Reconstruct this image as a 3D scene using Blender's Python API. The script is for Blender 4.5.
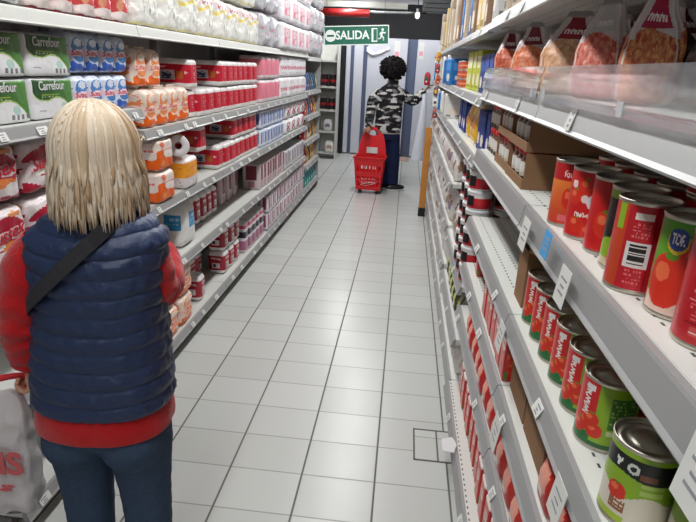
import bpy, bmesh, math, random
import numpy as np
from mathutils import Vector, Matrix, noise as mnoise

for o in list(bpy.data.objects): bpy.data.objects.remove(o)
scn = bpy.context.scene
COL = scn.collection
rnd = random.Random(7)
nrs = np.random.RandomState(5)
R = math.radians
PI = math.pi

# ------------------------------------------------------------------ camera, world, lights, exposure
cd = bpy.data.cameras.new('camera'); cam = bpy.data.objects.new('camera', cd); COL.objects.link(cam)
cd.sensor_width = 36.0; cd.lens = 556.5/696*36.0; cd.clip_start = 0.02; cd.clip_end = 60
pitch, yaw, roll = R(19.18), R(5.059), R(2.773)
cam.matrix_world = Matrix.Translation((0, 0, 1.62)) @ Matrix.Rotation(yaw, 4, 'Z') @ Matrix.Rotation(PI/2-pitch, 4, 'X') @ Matrix.Rotation(roll, 4, 'Z')
scn.camera = cam
scn.view_settings.view_transform = 'Standard'; scn.view_settings.look = 'None'
scn.view_settings.gamma = 1.0; scn.view_settings.use_curve_mapping = False
scn.view_settings.exposure = 0.0
world = bpy.data.worlds.new('world'); scn.world = world; world.use_nodes = True
world.node_tree.nodes['Background'].inputs[0].default_value = (0.85, 0.9, 1.0, 1)
world.node_tree.nodes['Background'].inputs[1].default_value = 0.10
AISLE_LIGHT = 24.0      # watts of each ceiling luminaire's lamp
LUMINAIRES = [(-0.45, -1.6, .75), (-0.45, 0.1, .75), (-0.45, 1.8, .85), (-0.40, 3.5, .92), (-0.40, 5.2, 1.0), (-0.40, 6.9, 1.05), (-0.95, 9.7, 2.0), (0.35, 9.7, 2.0)]   # x, y, share of the lamp power

# ------------------------------------------------------------------ helpers
def lin(c):
    c = np.asarray(c, float)
    return np.where(c <= 0.04045, c/12.92, ((c+0.055)/1.055)**2.4)
def rgb(*c): return tuple(v/255.0 for v in c)

MATS = {}
def mat(name, col=None, rough=0.5, metal=0.0, spec=0.5, attr=False, bump=0.0, bscale=40.0, coat=0.0, emit=None, es=1.0, alpha=None, trans=0.0, var=0.0, sheen=0.0):
    if name in MATS: return MATS[name]
    m = bpy.data.materials.new(name); m.use_nodes = True; nt = m.node_tree; b = nt.nodes['Principled BSDF']
    b.inputs['Roughness'].default_value = rough; b.inputs['Metallic'].default_value = metal
    b.inputs['Specular IOR Level'].default_value = spec
    if coat: b.inputs['Coat Weight'].default_value = coat; b.inputs['Coat Roughness'].default_value = 0.12
    if sheen: b.inputs['Sheen Weight'].default_value = sheen
    if attr:
        a = nt.nodes.new('ShaderNodeVertexColor'); a.layer_name = 'Col'; nt.links.new(a.outputs[0], b.inputs['Base Color'])
    else:
        c = tuple(lin(col)) + (1,); b.inputs['Base Color'].default_value = c
        if var:
            tc = nt.nodes.new('ShaderNodeTexCoord'); n = nt.nodes.new('ShaderNodeTexNoise'); n.inputs['Scale'].default_value = bscale*0.3; n.inputs['Detail'].default_value = 4
            mx = nt.nodes.new('ShaderNodeMix'); mx.data_type = 'RGBA'; mx.inputs[6].default_value = tuple(x*(1-var) for x in c[:3])+(1,); mx.inputs[7].default_value = tuple(min(1, x*(1+var)) for x in c[:3])+(1,)
            nt.links.new(tc.outputs['Object'], n.inputs['Vector']); nt.links.new(n.outputs[0], mx.inputs[0]); nt.links.new(mx.outputs[2], b.inputs['Base Color'])
    if bump:
        tc = nt.nodes.new('ShaderNodeTexCoord'); n = nt.nodes.new('ShaderNodeTexNoise'); n.inputs['Scale'].default_value = bscale; n.inputs['Detail'].default_value = 3
        bp = nt.nodes.new('ShaderNodeBump'); bp.inputs['Strength'].default_value = bump; bp.inputs['Distance'].default_value = 0.01
        nt.links.new(tc.outputs['Object'], n.inputs['Vector']); nt.links.new(n.outputs[0], bp.inputs['Height']); nt.links.new(bp.outputs[0], b.inputs['Normal'])
    if emit is not None:
        b.inputs['Emission Color'].default_value = tuple(lin(emit))+(1,); b.inputs['Emission Strength'].default_value = es
    if trans: b.inputs['Transmission Weight'].default_value = trans; b.inputs['IOR'].default_value = 1.3
    if alpha is not None: b.inputs['Alpha'].default_value = alpha
    MATS[name] = m
    return m

M_paper = mat('printed_paper', attr=True, rough=0.62, spec=0.3)
M_film = mat('printed_film', attr=True, rough=0.28, spec=0.5, bump=0.35, bscale=38)
M_wrap = mat('crinkled_film', attr=True, rough=0.2, spec=0.6, bump=0.9, bscale=30)
M_tin = mat('printed_tin', attr=True, rough=0.3, spec=0.5)
M_cloth = mat('woven_cloth', attr=True, rough=0.85, spec=0.2, bump=0.2, bscale=160)
M_hair = mat('hair_strands', attr=True, rough=0.48, spec=0.35)
M_steel = mat('tinplate', (0.80, 0.77, 0.72), rough=0.38, metal=1.0)
M_shelf = mat('white_shelf_enamel', (0.80, 0.80, 0.78), rough=0.42)
M_rail = mat('grey_price_rail', (0.60, 0.60, 0.60), rough=0.35)
M_rail2 = mat('pale_price_rail', (0.74, 0.745, 0.74), rough=0.35)
M_upright = mat('grey_upright', (0.62, 0.62, 0.62), rough=0.5)
M_tag = mat('price_paper', (0.86, 0.86, 0.84), rough=0.6)
M_tagblue = mat('blue_paper', (0.28, 0.62, 0.85), rough=0.6)
M_ink = mat('grey_ink', (0.58, 0.58, 0.60), rough=0.7)
M_black = mat('black_plastic', (0.06, 0.06, 0.065), rough=0.45)
M_dark = mat('dark_rubber', (0.07, 0.07, 0.07), rough=0.7)
M_card = mat('brown_cardboard', (0.56, 0.43, 0.32), rough=0.85, spec=0.15, var=0.06, bscale=12)
M_card2 = mat('cut_cardboard_edge', (0.66, 0.53, 0.40), rough=0.9, spec=0.1)
M_white = mat('white_plastic', (0.86, 0.86, 0.86), rough=0.4)
M_skin = mat('skin', (0.80, 0.60, 0.50), rough=0.5, spec=0.4, var=0.04, bscale=60)
M_skin2 = mat('tan_skin', (0.62, 0.44, 0.34), rough=0.5, spec=0.4)

def tag(o, label, cat, group=None, kind=None):
    if label: o['label'] = label
    if cat: o['category'] = cat
    if group: o['group'] = group
    if kind: o['kind'] = kind
    return o
def empty(name, loc=(0, 0, 0), rz=0.0, parent=None):
    o = bpy.data.objects.new(name, None); COL.objects.link(o); o.empty_display_size = 0.05
    o.location = loc; o.rotation_euler = (0, 0, rz); o.parent = parent
    return o

class MB:
    """collects shapes with material slots and corner colours; build() links them as one mesh object"""
    def __init__(s): s.v = []; s.f = []; s.m = []; s.c = []; s.sm = []; s.mats = []
    def slot(s, m):
        if m not in s.mats: s.mats.append(m)
        return s.mats.index(m)
    def add(s, verts, faces, m, cols=None, smooth=False):
        k = len(s.v); s.v += [tuple(p) for p in verts]; i = s.slot(m)
        for n, f in enumerate(faces):
            s.f.append(tuple(k+q for q in f)); s.m.append(i); s.sm.append(smooth)
            s.c.append((1, 1, 1) if cols is None else (cols if np.ndim(cols[0]) == 0 else cols[n]))
        return s
    def box(s, x0, x1, y0, y1, z0, z1, m, col=None):
        v = [(x0, y0, z0), (x1, y0, z0), (x1, y1, z0), (x0, y1, z0), (x0, y0, z1), (x1, y0, z1), (x1, y1, z1), (x0, y1, z1)]
        f = [(0, 3, 2, 1), (4, 5, 6, 7), (0, 1, 5, 4), (1, 2, 6, 5), (2, 3, 7, 6), (3, 0, 4, 7)]
        return s.add(v, f, m, col)
    def extrude_y(s, prof, y0, y1, m, col=None):       # closed (x,z) profile swept along y
        n = len(prof); v = [(x, y0, z) for x, z in prof] + [(x, y1, z) for x, z in prof]
        f = [(i, (i+1) % n, n+(i+1) % n, n+i) for i in range(n)] + [tuple(range(n))[::-1], tuple(range(n, 2*n))]
        return s.add(v, f, m, col)
    def lathe(s, prof, m, seg=40, cols=None, smooth=True, c=(0, 0)):
        n = len(prof); v = []; f = []; cc = []
        for i in range(seg):
            a = 2*PI*i/seg
            for r, z in prof: v.append((c[0]+r*math.cos(a), c[1]+r*math.sin(a), z))
        for i in range(seg):
            for j in range(n-1):
                a = i*n+j; b = ((i+1) % seg)*n+j
                f.append((a, b, b+1, a+1)); cc.append(cols[j] if cols is not None else (1, 1, 1))
        return s.add(v, f, m, cc, smooth)
    def tube(s, pts, rad, m, seg=10, col=None, flat=1.0, cap=True):
        v, f = tube_mesh(pts, rad, seg, flat, cap)
        return s.add(v, f, m, col, True)
    def build(s, name, parent=None, merge=False, bevel=0.0, loc=(0, 0, 0)):
        me = bpy.data.meshes.new(name); me.from_pydata(s.v, [], s.f)
        for m in s.mats: me.materials.append(m)
        me.polygons.foreach_set('material_index', s.m); me.polygons.foreach_set('use_smooth', s.sm)
        ca = me.color_attributes.new('Col', 'FLOAT_COLOR', 'CORNER')
        cnt = np.array([len(f) for f in s.f]); c = np.repeat(lin(np.array(s.c, float)), cnt, axis=0)
        ca.data.foreach_set('color', np.concatenate([c, np.ones((len(c), 1))], 1).ravel().astype(np.float32))
        if merge:
            bm = bmesh.new(); bm.from_mesh(me); bmesh.ops.remove_doubles(bm, verts=bm.verts, dist=1e-5); bm.to_mesh(me); bm.free()
        if bevel:
            bm = bmesh.new(); bm.from_mesh(me); bmesh.ops.remove_doubles(bm, verts=bm.verts, dist=1e-6)
            es = [e for e in bm.edges if len(e.link_faces) == 2 and e.calc_face_angle(0) > 0.6]
            bmesh.ops.bevel(bm, geom=es, offset=bevel, segments=2, affect='EDGES', clamp_overlap=True); bm.to_mesh(me); bm.free()
        me.update()
        o = bpy.data.objects.new(name, me); COL.objects.link(o); o.parent = parent; o.location = loc
        return o

def catmull(P, n):
    P = np.asarray(P, float); k = len(P); t = np.linspace(0, k-1, n); out = []
    for x in t:
        i = min(int(x), k-2); u = x-i
        p0 = P[max(i-1, 0)]; p1 = P[i]; p2 = P[i+1]; p3 = P[min(i+2, k-1)]
        out.append(0.5*((2*p1)+(-p0+p2)*u+(2*p0-5*p1+4*p2-p3)*u*u+(-p0+3*p1-3*p2+p3)*u**3))
    return np.array(out)
def tube_mesh(pts, rad, seg=10, flat=1.0, cap=True):
    pts = np.asarray(pts, float); n = len(pts); rad = np.broadcast_to(np.asarray(rad, float), (n,))
    T = np.gradient(pts, axis=0); T /= np.linalg.norm(T, axis=1)[:, None]+1e-9
    up = np.array([0, 0, 1.]) if abs(T[0][2]) < 0.9 else np.array([0, 1., 0])
    v = []; N = np.cross(up, T[0]); N /= np.linalg.norm(N)
    for i in range(n):
        N = N-T[i]*(N@T[i]); N /= np.linalg.norm(N)+1e-9; Bn = np.cross(T[i], N)
        for j in range(seg):
            a = 2*PI*j/seg; v.append(pts[i]+rad[i]*(math.cos(a)*N+flat*math.sin(a)*Bn))
    f = [(i*seg+j, i*seg+(j+1) % seg, (i+1)*seg+(j+1) % seg, (i+1)*seg+j) for i in range(n-1) for j in range(seg)]
    if cap: f += [tuple(range(seg))[::-1], tuple((n-1)*seg+j for j in range(seg))]
    return v, f
def loft(rings, seg=48, n=60, expo=2.3, disp=None):
    """rings: (z, cx, cy, rx, ry); horizontal super-ellipse sections, smoothly interpolated; returns grid verts, faces, (angle, t)"""
    C = catmull(rings, n); v = []; par = []
    for i, (z, cx, cy, rx, ry) in enumerate(C):
        for j in range(seg):
            a = 2*PI*j/seg; c, s_ = math.cos(a), math.sin(a)
            q = (abs(c)**expo+abs(s_)**expo)**(-1/expo); d = disp(a, z, i/(n-1)) if disp else 0.0
            v.append((cx+(rx+d)*c*q, cy+(ry+d)*s_*q, z)); par.append((a, i/(n-1)))
    f = [(i*seg+j, i*seg+(j+1) % seg, (i+1)*seg+(j+1) % seg, (i+1)*seg+j) for i in range(n-1) for j in range(seg)]
    return v, f, par
def ellipsoid(c, r, nu=18, nv=12, rot=None):
    v = []; f = []
    for i in range(nv+1):
        t = PI*i/nv
        for j in range(nu):
            a = 2*PI*j/nu; p = Vector((r[0]*math.sin(t)*math.cos(a), r[1]*math.sin(t)*math.sin(a), -r[2]*math.cos(t)))
            if rot: p = rot @ p
            v.append((c[0]+p.x, c[1]+p.y, c[2]+p.z))
    for i in range(nv):
        for j in range(nu): f.append((i*nu+j, i*nu+(j+1) % nu, (i+1)*nu+(j+1) % nu, (i+1)*nu+j))
    return v, f
def fuse(name, pieces, voxel, m, parent=None, smooth_it=4):
    """several overlapping shapes grown into one continuous skin"""
    b = MB()
    for v, f in pieces: b.add(v, f, m, None, True)
    o = b.build(name+'_raw'); md = o.modifiers.new('r', 'REMESH'); md.mode = 'VOXEL'; md.voxel_size = voxel
    sm = o.modifiers.new('s', 'SMOOTH'); sm.iterations = smooth_it; sm.factor = 0.5
    dg = bpy.context.evaluated_depsgraph_get(); me = bpy.data.meshes.new_from_object(o.evaluated_get(dg)); bpy.data.objects.remove(o)
    me.name = name; me.materials.clear(); me.materials.append(m); me.polygons.foreach_set('use_smooth', [True]*len(me.polygons))
    r = bpy.data.objects.new(name, me); COL.objects.link(r); r.parent = parent
    return r
def text_mesh(body, size, ext=0.0, bold=0.0, shear=0.0, sx=1.0):
    cu = bpy.data.curves.new('t', 'FONT'); cu.body = body; cu.size = size; cu.extrude = ext; cu.offset = bold; cu.shear = shear
    cu.align_x = 'CENTER'; cu.align_y = 'CENTER'; cu.resolution_u = 3
    o = bpy.data.objects.new('t', cu); COL.objects.link(o); dg = bpy.context.evaluated_depsgraph_get(); dg.update()
    me = bpy.data.meshes.new_from_object(o.evaluated_get(dg)); bpy.data.objects.remove(o); bpy.data.curves.remove(cu)
    v = [(p.co.x*sx, p.co.y, p.co.z) for p in me.vertices]; f = [tuple(p.vertices) for p in me.polygons]
    bpy.data.meshes.remove(me)
    return v, f
TM = {}
def text_mask(body, shear=0.0, bold=0.02, H=40):
    k = (body, shear)
    if k in TM: return TM[k]
    v, f = text_mesh(body, 1.0, 0, bold, shear); v = np.array(v)[:, :2]; lo = v.min(0); hi = v.max(0)
    W = max(4, int(H*(hi[0]-lo[0])/(hi[1]-lo[1]))); g = np.zeros((H, W), bool)
    p = (v-lo)/(hi-lo)*[W, H]; yy, xx = np.mgrid[0:H, 0:W]+0.5
    for fc in f:
        for i in range(1, len(fc)-1):
            a, b, c = p[fc[0]], p[fc[i]], p[fc[i+1]]
            x0, x1 = int(min(a[0], b[0], c[0])), int(max(a[0], b[0], c[0]))+1; y0, y1 = int(min(a[1], b[1], c[1])), int(max(a[1], b[1], c[1]))+1
            X = xx[y0:y1, x0:x1]; Y = yy[y0:y1, x0:x1]
            d1 = (X-b[0])*(a[1]-b[1])-(a[0]-b[0])*(Y-b[1]); d2 = (X-c[0])*(b[1]-c[1])-(b[0]-c[0])*(Y-c[1]); d3 = (X-a[0])*(c[1]-a[1])-(c[0]-a[0])*(Y-a[1])
            g[y0:y1, x0:x1] |= ~(((d1 < 0) | (d2 < 0) | (d3 < 0)) & ((d1 > 0) | (d2 > 0) | (d3 > 0)))
    TM[k] = g
    return g

class Cv:
    """a printed face: colours over (u,v) in 0..1, u to the right and v upwards"""
    def __init__(s, U, V, base): s.U = U; s.V = V; s.c = np.tile(np.array(base, float), (len(U), 1))
    def put(s, m, col): s.c[m] = col; return s
    def rect(s, u0, v0, u1, v1, col): return s.put((s.U >= u0) & (s.U < u1) & (s.V >= v0) & (s.V < v1), col)
    def ell(s, u, v, ru, rv, col): return s.put(((s.U-u)/ru)**2+((s.V-v)/rv)**2 < 1, col)
    def ring(s, u, v, ru, rv, k, col):
        d = ((s.U-u)/ru)**2+((s.V-v)/rv)**2; return s.put((d < 1) & (d > k*k), col)
    def text(s, t, u0, v0, u1, v1, col, shear=0.0, rot=False):
        if t not in ('Carrefour', 'Sussex', 'four', 'TOR'):               # print too small to read in the photo: plain strokes
            a = (s.U-u0)/(u1-u0); b = (s.V-v0)/(v1-v0)
            if rot: a, b = b, 1-a
            w = 0.5+0.34*np.sin(a*31+len(t))*np.sin(a*11+1)
            return s.put((a > 0) & (a < 1) & (b > 0.1) & (b < 0.9) & ((np.abs(b-w) < .17) | (np.mod(a*len(t)*1.3, 1) < .3) & (b < .75)), col)
        g = text_mask(t, shear); H, W = g.shape
        a = (s.U-u0)/(u1-u0); b = (s.V-v0)/(v1-v0)
        if rot: a, b = b, 1-a
        ok = (a >= 0) & (a < 1) & (b >= 0) & (b < 1); m = np.zeros(len(a), bool)
        m[ok] = g[(b[ok]*H).astype(int), (a[ok]*W).astype(int)]
        return s.put(m, col)
    def speck(s, u0, v0, u1, v1, col, p=0.5, rows=6, cols=14, seed=1):   # lines of tiny print
        r = np.random.RandomState(seed); g = r.rand(rows*2, cols) < p; g[::2] = False
        ok = (s.U >= u0) & (s.U < u1) & (s.V >= v0) & (s.V < v1); m = np.zeros(len(s.U), bool)
        m[ok] = g[np.clip(((s.V[ok]-v0)/(v1-v0)*rows*2).astype(int), 0, rows*2-1), np.clip(((s.U[ok]-u0)/(u1-u0)*cols).astype(int), 0, cols-1)]
        return s.put(m, col)
    def bars(s, u0, v0, u1, v1, horiz=True, n=26, seed=3):               # a barcode
        s.rect(u0-0.02, v0-0.02, u1+0.02, v1+0.02, rgb(225, 222, 218)); g = np.random.RandomState(seed).rand(n) < 0.5
        ok = (s.U >= u0) & (s.U < u1) & (s.V >= v0) & (s.V < v1); m = np.zeros(len(s.U), bool)
        t = (s.V[ok]-v0)/(v1-v0) if horiz else (s.U[ok]-u0)/(u1-u0)
        m[ok] = g[np.clip((t*n).astype(int), 0, n-1)]
        return s.put(m, rgb(40, 38, 40))
    def grad(s, m, a, b, t): s.c[m] = np.outer(1-t[m], a)+np.outer(t[m], b); return s

FACES = {'-y': lambda u, v: (u, 0*u, v), '+x': lambda u, v: (0*u+1, u, v), '+y': lambda u, v: (1-u, 0*u+1, v),
         '-x': lambda u, v: (0*u, 1-u, v), '+z': lambda u, v: (u, v, 0*u+1), '-z': lambda u, v: (u, 1-v, 0*u)}
def pbox(size, paint, res=(24, 24), side=14, r=0.012, puff=0.0, wob=0.0, seed=0, taper=None, m=None, skip=()):
    """soft printed pack: rounded box with painted faces, base centred on the origin, front towards -y"""
    w, d, h = size; b = MB(); off = Vector((seed*3.7, seed*1.3, seed*2.1))
    for k, fn in FACES.items():
        if k in skip: continue
        nu, nv = res if k == '-y' else (side, side if k in ('+z', '-z') else res[1])
        if k in ('+y', '-z'): nu = nv = max(4, side//2)
        if k in ('+x', '-x') and side >= 20: nu = side
        U, V = np.meshgrid(np.linspace(0, 1, nu+1), np.linspace(0, 1, nv+1)); U = U.ravel(); V = V.ravel()
        P = np.stack(fn(U, V), 1); Q = (P-[0.5, 0.5, 0])*[w, d, h]
        lo = np.array([-w/2+r, -d/2+r, r]); hi = np.array([w/2-r, d/2-r, h-r]); core = np.clip(Q, lo, hi); dv = Q-core
        n = np.linalg.norm(dv, axis=1)[:, None]; Q = core+dv/np.maximum(n, 1e-9)*np.minimum(n, r)
        if puff:
            ax = {'x': 0, 'y': 1, 'z': 2}[k[1]]; sg = 1 if k[0] == '+' else -1
            if k != '-z': Q[:, ax] += sg*puff*(1-(2*U-1)**4)*(1-(2*V-1)**4)
        if taper: Q[:, :2] *= taper(Q[:, 2]/h)[:, None] if not isinstance(taper, tuple) else np.stack([np.interp(Q[:, 2]/h, taper[0], taper[1]), np.interp(Q[:, 2]/h, taper[0], taper[2])], 1)
        if wob:
            for i in range(len(Q)):
                q = Vector(Q[i]); z = q.z; q += wob*mnoise.noise_vector(q*22+off)
                if k == '-z' or z < 0.004: q.z = z
                Q[i] = q
            Q[:, 2] = np.maximum(Q[:, 2], 0)
        uc, vc = np.meshgrid((np.arange(nu)+0.5)/nu, (np.arange(nv)+0.5)/nv)
        cols = np.clip(paint(k, uc.ravel(), vc.ravel()), 0, 1)
        f = [(j*(nu+1)+i, j*(nu+1)+i+1, (j+1)*(nu+1)+i+1, (j+1)*(nu+1)+i) for j in range(nv) for i in range(nu)]
        b.add(Q, f, m or M_film, cols, True)
    return b

def copy_tree(o, parent=None):
    c = o.copy(); COL.objects.link(c); c.parent = parent
    for ch in list(o.children): copy_tree(ch, c)
    return c
class Proto:
    """the first placing moves the original; the later ones copy it and its parts"""
    def __init__(s, fn): s.fn = fn; s.o = None; s.used = False
    def put(s, loc, rz, label, cat, group=None, scale=None):
        if s.o is None: s.o = s.fn()
        o = copy_tree(s.o) if s.used else s.o
        s.used = True
        o.location = loc; o.rotation_euler = (0, 0, rz)
        o.scale = scale or (1, 1, 1)
        tag(o, label, cat, group)
        return o
ORD = 'first second third fourth fifth sixth seventh eighth ninth tenth eleventh twelfth thirteenth fourteenth fifteenth sixteenth seventeenth eighteenth nineteenth twentieth'.split()
LEFT, RIGHT = PI/2, -PI/2
def row(proto, ys, x, z, rz, desc, where, cat, group, jit=0.004, rj=0.02, sc=None):
    """a row of the same goods along a shelf, one thing each, counted from the near end"""
    for i, y in enumerate(ys):
        lab = f"{ORD[i]} {desc} from near end, {where}" if len(ys) > 1 else f"{desc}, {where}"
        proto.put((x+rnd.uniform(-jit, jit), y, z), rz+rnd.uniform(-rj, rj), lab, cat, group, sc)
def span(a, b, n): return [a+(b-a)*(i+0.5)/n for i in range(n)]

# ------------------------------------------------------------------ the setting
def struct(o, label=None, cat=None): o['kind'] = 'structure'; 
def S(b, name, label, cat):
    o = b.build(name); tag(o, label, cat, None, 'structure'); return o
def floor_mat():
    m = bpy.data.materials.new('ceramic_floor_tiles'); m.use_nodes = True; nt = m.node_tree; N = nt.nodes; L = nt.links; b = N['Principled BSDF']
    tc = N.new('ShaderNodeTexCoord'); sp = N.new('ShaderNodeSeparateXYZ'); L.new(tc.outputs['Object'], sp.inputs[0])
    def M(op, a, c, d=None):
        n = N.new('ShaderNodeMath'); n.operation = op
        for i, q in enumerate((a, c, d)):
            if q is None: continue
            if isinstance(q, (int, float)): n.inputs[i].default_value = q
            else: L.new(q, n.inputs[i])
        return n.outputs[0]
    def line(sock, off, per, w):
        t = M('DIVIDE', M('SUBTRACT', sock, off), per); fr = M('FRACT', t, 0); ed = M('MINIMUM', fr, M('SUBTRACT', 1.0, fr))
        ss = N.new('ShaderNodeMapRange'); ss.interpolation_type = 'SMOOTHSTEP'; L.new(M('MULTIPLY', ed, per), ss.inputs[0]); ss.inputs[1].default_value = w*0.5; ss.inputs[2].default_value = w*1.3; ss.inputs[3].default_value = 1; ss.inputs[4].default_value = 0
        return ss.outputs[0], M('FLOOR', t, 0)
    lx, ix = line(sp.outputs[0], -0.930, 0.306, 0.0045); ly, iy = line(sp.outputs[1], 2.347, 0.2295, 0.003)
    g = M('MAXIMUM', lx, M('MULTIPLY', ly, 0.6))
    cb = N.new('ShaderNodeCombineXYZ'); L.new(ix, cb.inputs[0]); L.new(iy, cb.inputs[1])
    wn = N.new('ShaderNodeTexWhiteNoise'); wn.noise_dimensions = '2D'; L.new(cb.outputs[0], wn.inputs['Vector'])
    nz = N.new('ShaderNodeTexNoise'); nz.inputs['Scale'].default_value = 3.0; nz.inputs['Detail'].default_value = 4; L.new(tc.outputs['Object'], nz.inputs['Vector'])
    v = M('ADD', M('MULTIPLY', wn.outputs[0], 0.06), M('MULTIPLY', nz.outputs[0], 0.008))
    hs = N.new('ShaderNodeMix'); hs.data_type = 'RGBA'; hs.inputs[6].default_value = tuple(lin(rgb(190, 191, 187)))+(1,); hs.inputs[7].default_value = tuple(lin(rgb(206, 207, 204)))+(1,); L.new(M('MULTIPLY', v, 8), hs.inputs[0])
    mx = N.new('ShaderNodeMix'); mx.data_type = 'RGBA'; L.new(g, mx.inputs[0]); L.new(hs.outputs[2], mx.inputs[6]); mx.inputs[7].default_value = tuple(lin(rgb(96, 92, 84)))+(1,)
    L.new(mx.outputs[2], b.inputs['Base Color'])
    L.new(M('ADD', M('MULTIPLY', g, 0.4), M('ADD', 0.27, M('MULTIPLY', nz.outputs[0], 0.03))), b.inputs['Roughness'])
    bp = N.new('ShaderNodeBump'); bp.inputs['Strength'].default_value = 0.25; bp.inputs['Distance'].default_value = 0.002; L.new(M('SUBTRACT', 1.0, g), bp.inputs['Height']); L.new(bp.outputs[0], b.inputs['Normal'])
    return m
def perf_mat(name, col, px, py):
    m = bpy.data.materials.new(name); m.use_nodes = True; nt = m.node_tree; N = nt.nodes; L = nt.links; b = N['Principled BSDF']; b.inputs['Roughness'].default_value = 0.4
    tc = N.new('ShaderNodeTexCoord'); sp = N.new('ShaderNodeSeparateXYZ'); L.new(tc.outputs['Object'], sp.inputs[0])
    def win(s, per, lo, hi):
        d = N.new('ShaderNodeMath'); d.operation = 'DIVIDE'; L.new(s, d.inputs[0]); d.inputs[1].default_value = per
        f = N.new('ShaderNodeMath'); f.operation = 'FRACT'; L.new(d.outputs[0], f.inputs[0])
        a = N.new('ShaderNodeMath'); a.operation = 'COMPARE'; L.new(f.outputs[0], a.inputs[0]); a.inputs[1].default_value = (lo+hi)/2; a.inputs[2].default_value = (hi-lo)/2
        return a.outputs[0]
    mu = N.new('ShaderNodeMath'); mu.operation = 'MULTIPLY'; L.new(win(sp.outputs[0], px, 0.44, 0.56), mu.inputs[0]); L.new(win(sp.outputs[1], py, 0.3, 0.7), mu.inputs[1])
    mx = N.new('ShaderNodeMix'); mx.data_type = 'RGBA'; L.new(mu.outputs[0], mx.inputs[0]); mx.inputs[6].default_value = tuple(lin(col))+(1,); mx.inputs[7].default_value = (0.05, 0.05, 0.05, 1); L.new(mx.outputs[2], b.inputs['Base Color'])
    return m
M_floor = floor_mat()
M_perf = perf_mat('perforated_white_deck', (0.84, 0.84, 0.82), 0.042, 0.030)
M_ceil = mat('dark_painted_slab', rgb(62, 62, 64), rough=0.9, var=0.15, bscale=10)
M_wallpaint = mat('pale_wall_paint', rgb(190, 190, 190), rough=0.8)
M_lilac = mat('lilac_grey_panel', rgb(200, 201, 211), rough=0.3, spec=0.5, var=0.05, bscale=6)
M_blueg = mat('blue_grey_recess', rgb(86, 96, 122), rough=0.35)
M_blackw = mat('black_wall_band', rgb(20, 20, 23), rough=0.8)

b = MB(); b.box(-4, 4, -3.2, 11.6, -0.1, 0, M_floor); S(b, 'floor', 'pale grey ceramic tile floor with dark grout lines', 'floor')
b = MB(); b.box(-4, 4, -3.2, 11.6, 3.2, 3.3, M_ceil); S(b, 'ceiling', 'dark bare ceiling above the aisle', 'ceiling')
for nm, q in (('wall_left', (-4.1, -4, -3.2, 11.6)), ('wall_right', (4, 4.1, -3.2, 11.6)), ('wall_rear', (-4, 4, -3.3, -3.2))):
    b = MB(); b.box(*q, 0, 3.2, M_wallpaint); S(b, nm, 'pale painted shop wall', 'wall')
b = MB(); b.box(-4, 4, 11.2, 11.3, 0, 3.2, M_lilac); b.box(-4, 4, 11.17, 11.2, 2.16, 2.75, M_blackw)
S(b, 'wall_back', 'pale lilac end wall with black band under the ceiling', 'wall')
# lilac upright panels standing on the end wall, with dark recesses between them
b = MB(); b.box(-1.48, -1.28, 11.12, 11.2, 0, 2.1, M_black); b.box(-1.28, -1.22, 11.05, 11.2, 0, 2.1, M_black)
o = S(b, 'door_1', 'black door frame at the end wall beside the white rack', 'door frame')
for i, (x0, x1) in enumerate(((-1.2, -1.12), (-1.05, -0.88), (-0.80, -0.06), (0.12, 0.75))):
    b = MB(); b.box(x0, x1, 11.08, 11.2, 0.02, 2.16, M_lilac); o = b.build(f'trim_{i+1}', bevel=0.008)
    tag(o, ('narrow pale panel beside the black door frame', 'pale lilac panel second from the black door frame', 'widest pale lilac panel behind the camouflage hoodie', 'pale lilac panel right of the camouflage hoodie')[i], 'wall panel', None, 'structure')
for i, (x0, x1) in enumerate(((-1.12, -1.05), (-0.88, -0.80), (-0.06, 0.12))):
    b = MB(); b.box(x0, x1, 11.15, 11.2, 0.02, 2.16, M_blueg); o = b.build(f'trim_{i+5}')
    tag(o, ('blue grey gap between the two narrow lilac panels', 'blue grey gap left of the widest lilac panel', 'broad blue grey gap right of the widest lilac panel')[i], 'wall recess', None, 'structure')

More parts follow.
